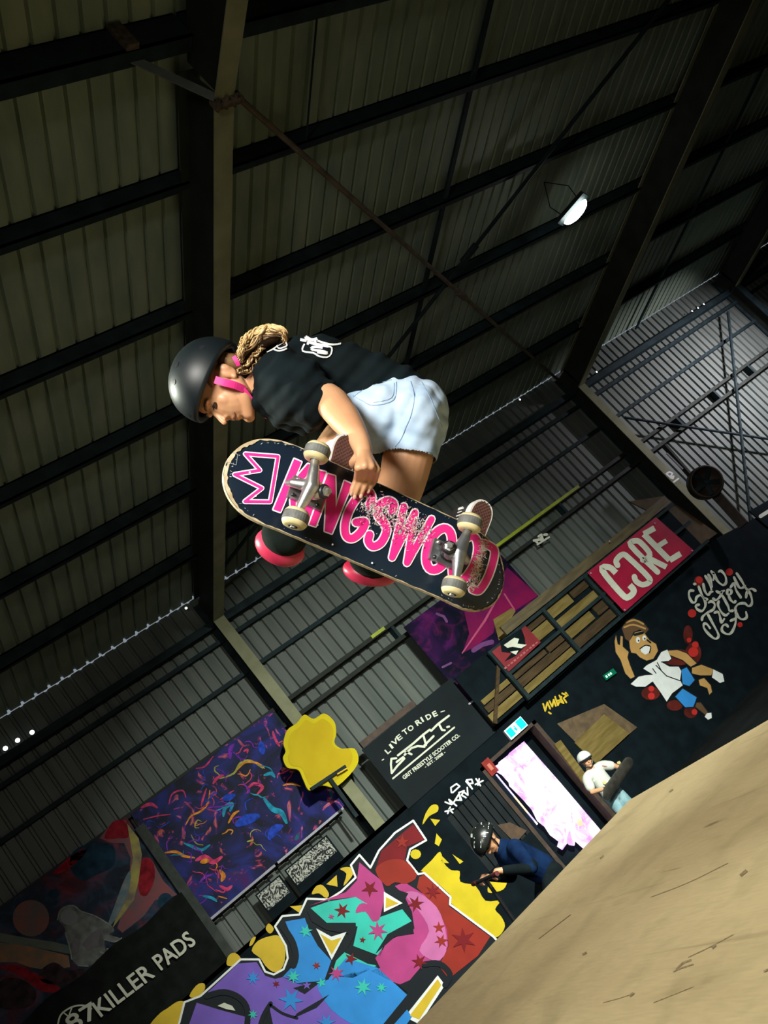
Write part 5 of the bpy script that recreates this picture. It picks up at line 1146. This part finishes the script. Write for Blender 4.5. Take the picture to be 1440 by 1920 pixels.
# folds: real displacement along a few soft waves
off = wloc(rider)
def displace(o, fn):
    nr = [v_.normal.copy() for v_ in o.data.vertices]; co = [v_.co.copy() for v_ in o.data.vertices]; fl = []
    for c, n_ in zip(co, nr):
        w3 = c + off - CAM; z = w3.dot(RZ); c = c + n_ * fn(720 + F * w3.dot(RX) / z, 960 + F * w3.dot(RY) / z); fl += [c.x, c.y, c.z]
    o.data.vertices.foreach_set('co', fl); o.data.update()
displace(tee, lambda u, v: 0.0038 * math.sin(u * 0.10 + v * 0.055) + 0.0028 * math.sin(u * 0.045 - v * 0.12 + 1.0) + 0.0022 * math.sin(u * 0.17 + v * 0.16))
tb = bvh(tee); pj = surf(tb, 0.003, 2.55)
# back print
p_tw = mat('white shirt print', (0.78, 0.80, 0.78), 0.6, 0.05)
T1 = cr(300, 580, 4); EPS = 0.0
g = G()
for q in ([(805, 325), (850, 305), (900, 270), (940, 250), (950, 280), (900, 300), (880, 280), (900, 255)], [(850, 305), (900, 318), (950, 300)]): stroke(g, spline(T1(q), 4), 2.6, pj, -RZ, rnd=False)
g.make('back_print', p_tw, tee)
for q, wd in (([(1050, 232), (1100, 240), (1090, 212), (1140, 235), (1180, 225)], 5), ([(1085, 265), (1070, 318), (1150, 330), (1195, 355), (1270, 352), (1285, 290), (1240, 280)], 3.2), ([(1220, 290), (1150, 285), (1140, 305), (1230, 318), (1250, 330), (1180, 325)], 4.5), ([(1180, 240), (1250, 262), (1300, 268), (1355, 262)], 3.4), ([(1110, 250), (1200, 270), (1260, 280)], 5), ([(1120, 225), (1110, 270)], 4), ([(1165, 228), (1165, 265)], 4)):
    stroke(G(), spline(T1(q), 3), wd, pj, -RZ, rnd=False).make('back_print', p_tw, tee)
EPS = 0.00012

# ---- denim shorts
g = G()
limb(g, [P(700, 765, 2.62), P(745, 764, 2.61), P(778, 770, 2.60)], [0.105, 0.112, 0.10])
g.eball(P(778, 788, 2.55), cv(1, 0, 0) * 0.082, cv(0, 1, 0) * 0.108, cv(0, 0, 1) * 0.095); g.eball(P(712, 782, 2.565), cv(1, 0, 0) * 0.09, cv(0, 1, 0) * 0.105, cv(0, 0, 1) * 0.095)
limb(g, [P(775, 800, 2.585), P(768, 836, 2.55)], [0.100, 0.086])
limb(g, [P(708, 782, 2.60), P(680, 790, 2.575), P(645, 800, 2.57)], [0.108, 0.098, 0.080])
g.tube([P(768, 832, 2.55), P(765, 860, 2.54)], [0.085, 0.083], 24)
g.tube([P(700, 787, 2.58), P(616, 808, 2.55)], [0.094, 0.074], 24)
sho = remesh('shorts', g, m_den, rider, 0.006, 6, 'pale blue denim shorts')
# open the leg ends at the hems
bm = bmesh.new(); bm.from_mesh(sho.data)
for c_, n_ in ((P(765, 858, 2.54), (P(765, 860, 2.54) - P(768, 832, 2.55)).normalized()), (P(621, 807, 2.552), (P(616, 808, 2.55) - P(700, 787, 2.58)).normalized())):
    loc = c_ - off
    sel = [f for f in bm.faces if (f.calc_center_median() - loc).dot(n_) > 0 and (f.calc_center_median() - loc).length < 0.14]
    bmesh.ops.delete(bm, geom=sel, context='FACES')
bm.to_mesh(sho.data); bm.free()
displace(sho, lambda u, v: -0.009 * math.exp(-((u - (745 - (v - 800) * 0.5)) / 11.0) ** 2) * (1 if v > 735 else 0.4) + 0.0015 * math.sin(u * 0.16 + v * 0.11) + 0.0015 * math.sin(v * 0.2 - u * 0.06))
sbv = bvh(sho); pj = surf(sbv, 0.0008, 2.5)
for nm, q, r0 in (('pocket_seam', [(662, 745), (690, 726), (735, 712)], 0.0011), ('pocket_seam', [(743, 716), (738, 750), (700, 760), (680, 752), (662, 742)], 0.0011), ('pocket_seam', [(739, 718), (734, 746), (700, 755)], 0.0008), ('centre_seam', [(770, 715), (777, 745), (772, 775), (762, 800), (748, 830), (722, 855)], 0.0013), ('pocket_seam', [(790, 716), (808, 750), (822, 785), (829, 800)], 0.0011), ('hem_seam', [(722, 857), (745, 850), (780, 847), (814, 848)], 0.001)):
    surfline(G(), pj, q, r0).make(nm, m_stitch, sho)

# ---- shoes on the deck
m_sole = mat('white shoe rubber', (0.66, 0.66, 0.62), 0.5, 0.1, 30); m_waf = mat('brown waffle rubber', (0.115, 0.042, 0.030), 0.6, 0.2, 30); m_groove = mat('dark groove rubber', (0.05, 0.018, 0.013), 0.7, 0.2); m_up = mat('black canvas shoe', (0.012, 0.012, 0.013), 0.7, 0.2, 40)
def shoe(s0, ang, over, pale, label):
    """sole outline on the grip side of the deck; heel hangs over the upper edge"""
    fx = (bL * math.sin(ang) + bW * math.cos(ang)); sx = bL * math.cos(ang) - bW * math.sin(ang)
    o = onboard(s0, -HW - over, 0.0)
    prof = [(0.0, 0.0), (0.004, 0.016), (0.016, 0.028), (0.040, 0.034), (0.09, 0.033), (0.14, 0.040), (0.19, 0.046), (0.225, 0.040), (0.245, 0.024), (0.252, 0.0)]
    pr_ = spline([(a, b) for a, b in prof], 3); L1 = [(p.x, p.y) for p in pr_]; L2 = [(p.x, -p.y) for p in reversed(pr_[1:-1])]
    ou = L1 + L2; n_ = len(ou)
    pt = lambda a, b, h: o + fx * a + sx * b - bN * h
    rt = G(); A_ = [pt(a, b, 0.0) for a, b in ou]; B_ = [pt(a, b, 0.026) for a, b in ou]
    _, tri = poly(ou, lambda u, v: Vector((u, v, 0)))
    rt.add(A_ + B_, [(i, (i + 1) % n_, n_ + (i + 1) % n_, n_ + i) for i in range(n_)] + orient(A_, tri, bN)); rt.add(B_, orient(B_, tri, -bN))
    sh_ = rt.make('shoe', m_sole, rider, False, label)
    ins = [(0.126 + (a - 0.126) * 0.955, b * 0.86) for a, b in ou]; _, tri = poly(ins, lambda u, v: Vector((u, v, 0)))
    C_ = [pt(a, b, -0.0015) for a, b in ins]; D_ = [pt(a, b, 0.002) for a, b in ins]
    G().add(C_ + D_, orient(C_, tri, bN) + [(i, (i + 1) % n_, n_ + (i + 1) % n_, n_ + i) for i in range(n_)]).make('outsole', m_waf, sh_)
    g_ = G()
    def inside(a, b):
        wv = 0
        for (a1, b1), (a2, b2) in zip(L1, L1[1:]):
            if a1 <= a <= a2: wv = b1 + (b2 - b1) * (a - a1) / max(1e-6, a2 - a1); break
        return abs(b) < wv * 0.84 - 0.001
    for k in range(-6, 30):
        for sgn in (-1, 1):
            run = []
            for j in range(-12, 13):
                b = j * 0.0035; a = k * 0.0115 + sgn * b * 1.15
                if inside(a, b): run.append(pt(a, b, -0.0019))
                else:
                    if len(run) > 1: g_.tube(run, 0.0009, 4)
                    run = []
            if len(run) > 1: g_.tube(run, 0.0009, 4)
    g_.make('tread_grooves', m_groove, sh_)
    u_ = G(); limb(u_, [pt(0.045, 0, 0.05), pt(0.12, 0, 0.048), pt(0.20, 0, 0.035)], [0.040, 0.040, 0.032]); limb(u_, [pt(0.042, 0, 0.05), pt(0.044, 0, 0.105)], [0.042, 0.042])
    up_ = remesh('upper', u_, m_sole if pale else m_up, sh_, 0.005, 4)
    ub = bvh(up_)
    if not pale:
        for k in range(4):
            a = 0.035 + k * 0.011; wv = 0.0425
            G().tube([pt(a, -wv * math.cos(q), 0.045 + 0.034 * math.sin(q)) for q in (-0.3, 0.2, 0.7, 1.1)], 0.0016 + 0.0022 * (k == 0), 5).make('side_stripe', m_sole, sh_)
    return sh_
shoe(s1 + 0.012, math.radians(2), 0.090, True, 'pale shoe with brown waffle sole nearer the nose')
shoe(s2 + 0.008, math.radians(-6), 0.092, False, 'black shoe with white stripes and brown sole at the tail')

# ---- knee pads
m_pad = mat('pink plastic cap', (0.40, 0.012, 0.05), 0.4, 0.2, 5, spec=0.35, col2=(0.60, 0.05, 0.11)); m_slv = mat('dark pad fabric', (0.006, 0.010, 0.008), 0.9, 0.3, 20, spec=0.1)
for (u, v, dp, ax, maj, mnr, lb) in ((527, 1018, 2.545, 24, 0.070, 0.055, 'front'), (696, 1064, 2.60, 8, 0.078, 0.042, 'rear')):
    a_ = math.radians(ax); d1 = cv(math.cos(a_), math.sin(a_), 0.1).normalized(); d2 = cv(-math.sin(a_), math.cos(a_), 0.35).normalized(); d3 = d1.cross(d2)
    c = P(u, v, dp)
    g = G(); limb(g, [c - d2 * 0.10 + RZ * 0.03, c - d2 * 0.02 + RZ * 0.01], [0.070, 0.066]); g.eball(c - d2 * 0.016 - RZ * 0.02, d1 * maj * 0.86, d2 * mnr * 0.80, d3 * 0.058)
    pad = remesh('knee_pad', g, m_slv, rider, 0.006, 4, 'dark knee pad with pink cap, %s knee' % lb)
    cg = G().eball(c + d2 * 0.014 + RZ * 0.012, d1 * (maj + 0.004), d2 * (mnr * 0.92), d3 * 0.060, 28, 16)
    cg.make('cap', m_pad, pad, True)
# ================================================================== people further back
def helmet_shell(parent, name, o, f, u, r, ax_, ay_, az_, m_, label=None, front=0.0):
    n_, k_ = 28, 10; vs_, fs = [], []
    for e in (0.0, -0.012):
        for i in range(k_ + 1):
            for j in range(n_):
                a = 2 * math.pi * j / n_; pm = math.radians(98 + 12 * max(0, -math.cos(a)) - (6 + front) * max(0, math.cos(a)))
                ph = max(1e-3, pm * i / k_); vs_.append(o + f * (math.cos(a) * (ax_ + e) * math.sin(ph)) + r * (math.sin(a) * (az_ + e) * math.sin(ph)) + u * (math.cos(ph) * (ay_ + e)))
    Q = (k_ + 1) * n_
    for i in range(k_):
        for j in range(n_):
            q = (i * n_ + j, (i + 1) * n_ + j, (i + 1) * n_ + (j + 1) % n_, i * n_ + (j + 1) % n_); fs += [q, tuple(Q + x_ for x_ in reversed(q))]
    for j in range(n_): fs.append((k_ * n_ + j, Q + k_ * n_ + j, Q + k_ * n_ + (j + 1) % n_, k_ * n_ + (j + 1) % n_))
    h = obj(name, vs_, fs, m_, parent, True, label)
    bm = bmesh.new(); bm.from_mesh(h.data); bmesh.ops.recalc_face_normals(bm, faces=bm.faces); bm.to_mesh(h.data); bm.free()
    return h
def head(g, o, f, u, r, k=1.0):
    E = lambda a, b, c, x_, y_, z_: g.eball(o + (f * a + u * b + r * c) * k, f * x_ * k, u * y_ * k, r * z_ * k, 12, 9)
    E(0, 0.015, 0, 0.092, 0.10, 0.074); E(0.025, -0.045, 0, 0.062, 0.072, 0.055); E(0.06, -0.10, 0, 0.02, 0.018, 0.022); E(0.10, -0.03, 0, 0.014, 0.02, 0.012); E(0.082, -0.066, 0, 0.01, 0.012, 0.02)
    for s_ in (-1, 1): E(0.05, -0.035, 0.035 * s_, 0.024, 0.024, 0.022); E(-0.01, -0.02, 0.075 * s_, 0.018, 0.028, 0.01)
def face(parent, o, f, u, r, k=1.0):
    for s_ in (-1, 1):
        G().eball(o + (f * 0.080 + u * -0.002 + r * 0.030 * s_) * k, f * 0.010 * k, u * 0.006 * k, r * 0.012 * k, 8, 6).make('eye', MATS['eye'], parent, True)
        G().tube([o + (f * 0.088 + u * 0.018 + r * 0.014 * s_) * k, o + (f * 0.080 + u * 0.020 + r * 0.044 * s_) * k], 0.003 * k, 5).make('eyebrow', MATS['brown brow'], parent)
    G().tube([o + (f * 0.086 + u * -0.068 + r * -0.018) * k, o + (f * 0.092 + u * -0.069) * k, o + (f * 0.086 + u * -0.068 + r * 0.018) * k], 0.003 * k, 5).make('mouth_line', MATS['mouth line'], parent)
def hand(g, w_, k_, tip, side, r0=0.011):
    """palm and five fingers from wrist w_ over knuckle centre k_ to the finger tips"""
    d = (k_ - w_).normalized(); s_ = side.normalized()
    for j, ln in zip((-1.5, -0.5, 0.5, 1.5), (0.9, 1.0, 0.95, 0.78)):
        b = k_ + s_ * j * 0.017; t_ = b + (tip - k_) * ln; limb(g, [w_, b], [0.022, r0]); limb(g, [b, (b + t_) / 2 + d * 0.012, t_], [r0, r0 * 0.9, r0 * 0.75], 8, 3)
    limb(g, [w_ + s_ * 0.012, w_ + s_ * -0.035 + d * 0.03, w_ + s_ * -0.04 + d * 0.055], [0.016, 0.012, 0.009], 8, 3)
Z = Vector((0, 0, 1))

# ---- boy in white helmet
bp_ = Vector((6.93, 12.0, 0))
t = thing('person', 'boy in white helmet and white tee holding a skateboard by the boarding', 'person', tuple(bp_))
f = Vector((-0.25, -0.96, -0.02)).normalized(); u = Vector((0.16, 0, 1)).normalized(); u = (u - f * u.dot(f)).normalized(); r = f.cross(u)
ho = Vector((6.935, 11.98, 1.315)); V = lambda x_, y_, z_: Vector((x_, y_, z_))
g = G(); head(g, ho, f, u, r, 0.95)
nk, ch, pv = V(6.93, 12.03, 1.17), V(6.94, 12.03, 1.03), V(6.93, 12.03, 0.76)
limb(g, [ho - u * 0.07, nk], [0.045, 0.05]); limb(g, [nk, ch, pv], [0.07, 0.105, 0.105]); limb(g, [V(6.79, 12.03, 1.12), ch + Z * 0.06, V(7.10, 12.03, 1.10)], [0.05, 0.08, 0.05])
eL, wL = V(6.66, 11.95, 0.95), V(6.76, 11.76, 0.885); eR, wR = V(7.24, 11.97, 0.98), V(7.19, 11.77, 0.90)
limb(g, [V(6.79, 12.03, 1.12), eL], [0.046, 0.036]); limb(g, [eL, wL], [0.036, 0.026]); limb(g, [V(7.10, 12.03, 1.10), eR], [0.046, 0.036]); limb(g, [eR, wR], [0.036, 0.026])
hand(g, wL, wL + V(0.05, -0.05, -0.01), wL + V(0.07, -0.02, -0.06), V(0.3, 0.2, 1)); hand(g, wR, wR + V(-0.02, -0.06, 0.0), wR + V(-0.03, -0.03, -0.06), V(1, 0, 0.2))
for s_ in (-1, 1):
    limb(g, [pv + V(0.075 * s_, 0, -0.02), V(6.93 + 0.09 * s_, 12.0, 0.43), V(6.93 + 0.10 * s_, 12.05, 0.08)], [0.08, 0.055, 0.04]); limb(g, [V(6.93 + 0.10 * s_, 12.05, 0.06), V(6.93 + 0.12 * s_, 11.88, 0.04)], [0.042, 0.034])
remesh('body', g, m_skin, t, 0.0075, 4); face(t, ho, f, u, r, 0.95)
g = G(); limb(g, [nk - Z * 0.02, ch, pv + Z * 0.06], [0.075, 0.135, 0.135]); g.tube([pv + Z * 0.1, pv + Z * 0.02], [0.135, 0.14], 20)
for a, b in ((V(6.79, 12.03, 1.115), V(6.70, 11.98, 1.01)), (V(7.10, 12.03, 1.10), V(7.20, 11.99, 1.02))): limb(g, [ch + Z * 0.06, a, b], [0.10, 0.075, 0.068])
tee1 = remesh('t_shirt', g, mat('white cotton', (0.50, 0.52, 0.46), 0.85, 0.08, 8, bump=0.4, spec=0.1), t, 0.008, 5)
b1 = bvh(tee1); stroke(G(), [(1129, 1436), (1137, 1437)], 1.6, surf(b1, 0.004, 12), -RZ).make('chest_print', m_lip, tee1)
g = G(); limb(g, [pv + Z * 0.03, pv - Z * 0.04], [0.12, 0.12])
for s_ in (-1, 1): limb(g, [pv + V(0.075 * s_, 0, -0.03), V(6.93 + 0.09 * s_, 12.0, 0.43), V(6.93 + 0.10 * s_, 12.05, 0.10)], [0.095, 0.078, 0.068])
remesh('jeans', g, mat('teal grey denim', (0.13, 0.25, 0.28), 0.8, 0.3, 8, col2=(0.24, 0.38, 0.41)), t, 0.009, 4)
for s_ in (-1, 1):
    g = G(); limb(g, [V(6.93 + 0.10 * s_, 12.08, 0.045), V(6.93 + 0.12 * s_, 11.86, 0.038)], [0.045, 0.038]); remesh('shoe', g, m_up, t, 0.008, 3)
hm = helmet_shell(t, 'helmet', ho + u * 0.035, f, u, r, 0.125, 0.105, 0.108, mat('white helmet shell', (0.62, 0.68, 0.62), 0.35, 0.05), 'white helmet')
G().tube(spline([ho + r * 0.085 - u * 0.0, ho + r * 0.06 + f * 0.02 - u * 0.08, ho + f * 0.05 - u * 0.118, ho - r * 0.06 + f * 0.02 - u * 0.08, ho - r * 0.085], 4), 0.006, 6).make('chin_strap', m_bush, hm)
G().tube([ho + u * 0.012 + (f * math.cos(a) * 0.112 + r * math.sin(a) * 0.098) for a in [k * math.pi / 8 - math.pi / 2 for k in range(9)]], 0.012, 6).make('visor_band', m_bush, hm)
# his board
t = thing('skateboard', 'dark skateboard held across the waist by the boy', 'skateboard', (6.97, 11.72, 0.85))
a, b = V(6.60, 11.70, 0.83), V(7.34, 11.70, 0.93); d = (b - a).normalized(); up = V(0, -0.5, 0.85); up = (up - d * up.dot(d)).normalized(); sd = d.cross(up); c = (a + b) / 2
vs_, fs = [], []; nn = 28
ol = []
for i in range(nn + 1): s_ = -0.385 * math.cos(math.pi * i / nn); ol.append((s_, 0.1 * max(0, 1 - (max(0, abs(s_) - 0.27) / 0.115) ** 2.2) ** 0.5))
ol = ol + [(s_, -w_) for s_, w_ in reversed(ol[1:-1])]; n_ = len(ol)
pt = lambda s_, w_, h: c + d * s_ + up * w_ + sd * (h + 1.2 * max(0, abs(s_) - 0.25) ** 2)
A_ = [pt(s_, w_, 0) for s_, w_ in ol]; B_ = [pt(s_, w_, 0.011) for s_, w_ in ol]; _, tri = poly(ol, lambda x_, y_: Vector((x_, y_, 0)))
obj('deck', A_ + B_, orient(A_, tri, -sd) + [tuple(n_ + k for k in q) for q in tri] + [(i, (i + 1) % n_, n_ + (i + 1) % n_, n_ + i) for i in range(n_)], mat('dark worn deck', (0.03, 0.028, 0.022), 0.6, 0.4, 12), t)
for s0 in (-0.2, 0.2):
    h = pt(s0, 0, -0.03); tr = G().bar(pt(s0, -0.07, -0.045), pt(s0, 0.07, -0.045), 0.02, 0.025, sd).make('truck', m_metal2, t); G().bar(pt(s0, 0, 0), pt(s0, 0, -0.045), 0.05, 0.05, d).make('baseplate', m_metal2, tr)
    for j in (-1, 1): G().lathe(pt(s0, 0.09 * j, -0.045), up, [(-0.017, 0.02), (-0.015, 0.027), (0.015, 0.027), (0.017, 0.02)], 16).make('wheel', mat('yellow wheel', (0.5, 0.42, 0.16), 0.5, 0.1), t, True)

# ---- rider leaning over a scooter on a low platform
tag(G().box((2.5, 7.5, 0.0), (4.15, 9.3, 0.56)).make('low_platform', m_black), 'low black platform behind the plywood deck under the crouching rider', 'platform', None, 'structure')
t = thing('person', 'crouching rider in black and white helmet and navy top', 'person', (3.55, 8.3, 0.56))
f = Vector((-0.80, -0.12, -0.58)).normalized(); u = Vector((-0.35, 0.0, 1)); u = (u - f * u.dot(f)).normalized(); r = f.cross(u)
ho = V(3.43, 8.28, 1.83)
g = G(); head(g, ho, f, u, r, 1.08)
nk, ch, pv = V(3.50, 8.30, 1.69), V(3.57, 8.31, 1.55), V(3.72, 8.33, 1.24)
limb(g, [ho - u * 0.06, nk], [0.05, 0.055]); limb(g, [nk, ch, pv], [0.08, 0.12, 0.12]); shA, shB = V(3.54, 8.14, 1.63), V(3.54, 8.47, 1.63)
limb(g, [shA, ch, shB], [0.055, 0.09, 0.055])
hA, hB = V(3.245, 8.12, 1.60), V(3.245, 8.46, 1.60)
for s_, e_, h_ in ((shA, V(3.50, 8.05, 1.42), hA), (shB, V(3.50, 8.56, 1.42), hB)):
    limb(g, [s_, e_], [0.05, 0.04]); limb(g, [e_, h_], [0.04, 0.028]); hand(g, h_, h_ + V(-0.045, 0, 0.0), h_ + V(-0.05, 0, -0.06), V(0, 1, 0))
for k_, a_ in ((V(3.47, 8.17, 0.98), V(3.60, 8.20, 0.64)), (V(3.50, 8.47, 0.96), V(3.68, 8.44, 0.64))):
    limb(g, [pv + V(0, (k_.y - 8.32) * 0.5, -0.02), k_, a_], [0.095, 0.062, 0.042]); limb(g, [a_, a_ + V(-0.14, 0, -0.02)], [0.04, 0.032])
remesh('body', g, m_skin, t, 0.0075, 4); face(t, ho, f, u, r, 1.08)
m_navy = mat('navy jersey', (0.003, 0.010, 0.036), 0.9, 0.3, 7, bump=0.4, spec=0.06, col2=(0.006, 0.022, 0.07))
g = G(); limb(g, [nk, ch, pv + V(-0.02, 0, 0.06)], [0.085, 0.145, 0.14]); limb(g, [shA, ch, shB], [0.078, 0.11, 0.078])
for s_, e_, h_ in ((shA, V(3.50, 8.05, 1.42), hA), (shB, V(3.50, 8.56, 1.42), hB)): limb(g, [s_, e_], [0.075, 0.058])
remesh('jersey', g, m_navy, t, 0.008, 5)
g = G()
for s_, e_, h_ in ((shA, V(3.50, 8.05, 1.42), hA), (shB, V(3.50, 8.56, 1.42), hB)): remesh('elbow_pad', limb(G(), [e_ + (s_ - e_) * 0.3, e_, e_ + (h_ - e_) * 0.75], [0.056, 0.056, 0.042]), m_tee, t, 0.008, 4)
g = G(); limb(g, [pv + Z * 0.06, pv - Z * 0.03], [0.125, 0.13])
for k_, a_ in ((V(3.47, 8.17, 0.98), V(3.60, 8.20, 0.64)), (V(3.50, 8.47, 0.96), V(3.68, 8.44, 0.64))): limb(g, [pv + V(0, (k_.y - 8.32) * 0.5, -0.02), k_, a_ + Z * 0.05], [0.11, 0.085, 0.06])
remesh('trousers', g, m_tee, t, 0.009, 4)
for a_ in (V(3.60, 8.20, 0.60), V(3.68, 8.44, 0.60)): remesh('shoe', limb(G(), [a_ + V(0.03, 0, 0.015), a_ + V(-0.16, 0, 0.005)], [0.05, 0.04]), m_up, t, 0.008, 3)
hm = helmet_shell(t, 'helmet', ho + u * 0.03, f, u, r, 0.165, 0.135, 0.130, mat('glossy black shell', (0.01, 0.012, 0.012), 0.3, 0.1), 'black helmet with white panels')
hv = bvh(hm); pj = surf(hv, 0.003, 8.4); K2 = cr(860, 1510, 8); EPS = 0.0
m_hp = mat('pale helmet panel', (0.55, 0.62, 0.55), 0.4, 0.12, 20)
for q in ([(330, 272), (380, 255), (450, 268), (440, 298), (380, 295)], [(300, 330), (370, 305), (375, 325), (335, 370), (330, 500), (240, 505), (235, 450), (255, 420)], [(235, 540), (325, 535), (335, 600), (285, 645), (245, 610)], [(435, 345), (480, 305), (540, 325), (545, 360), (490, 365)], [(385, 405), (420, 395), (440, 412), (410, 425)], [(362, 460), (400, 450), (405, 470), (375, 482)], [(185, 440), (210, 420), (210, 470), (190, 490)]):
    stroke(G(), [(p[0], p[1]) for p in []] or K2([(sum(p[0] for p in q) / len(q), min(p[1] for p in q) + 8), (sum(p[0] for p in q) / len(q), max(p[1] for p in q) - 8)]), (max(p[0] for p in q) - min(p[0] for p in q)) / 8 * 1.05, pj, -RZ, rnd=False).make('pale_panel', m_hp, hm)
EPS = 0.00012
G().tube(spline([ho + r * 0.09, ho + r * 0.065 + f * 0.03 - u * 0.08, ho + f * 0.05 - u * 0.12, ho - r * 0.065 + f * 0.03 - u * 0.08, ho - r * 0.09], 4), 0.007, 6).make('chin_strap', m_bush, hm)
# scooter
t = thing('scooter', 'black stunt scooter gripped by the crouching rider', 'scooter', (3.3, 8.3, 0.56))
G().tube([V(3.185, 8.0, 1.60), V(3.185, 8.60, 1.60)], 0.017, 10).make('handlebar', m_bush, t)
for y_ in (8.02, 8.56): G().tube([V(3.185, y_ - 0.03, 1.60), V(3.185, y_ + 0.07, 1.60)], 0.022, 10).make('grip', mat('dark red grip', (0.10, 0.015, 0.015), 0.6, 0.3, 60), t)
G().tube([V(3.185, 8.30, 1.60), V(3.12, 8.30, 0.72)], 0.019, 10).make('stem', m_bush, t)
G().bar(V(3.16, 8.30, 0.70), V(3.72, 8.30, 0.655), 0.11, 0.03).make('deck', mat('dark grip deck', (0.015, 0.015, 0.016), 0.9, 0.2, 60), t)
for x_ in (3.10, 3.80): G().lathe((x_, 8.30, 0.615), (0, 1, 0), [(-0.013, 0.03), (-0.012, 0.052), (0.012, 0.052), (0.013, 0.03)], 20).make('wheel', m_tread, t, True)
G().bar(V(3.11, 8.30, 0.75), V(3.10, 8.30, 0.615), 0.045, 0.03).make('fork', m_metal2, t); G().bar(V(3.70, 8.30, 0.665), V(3.80, 8.30, 0.63), 0.05, 0.03).make('brake', m_metal2, t)
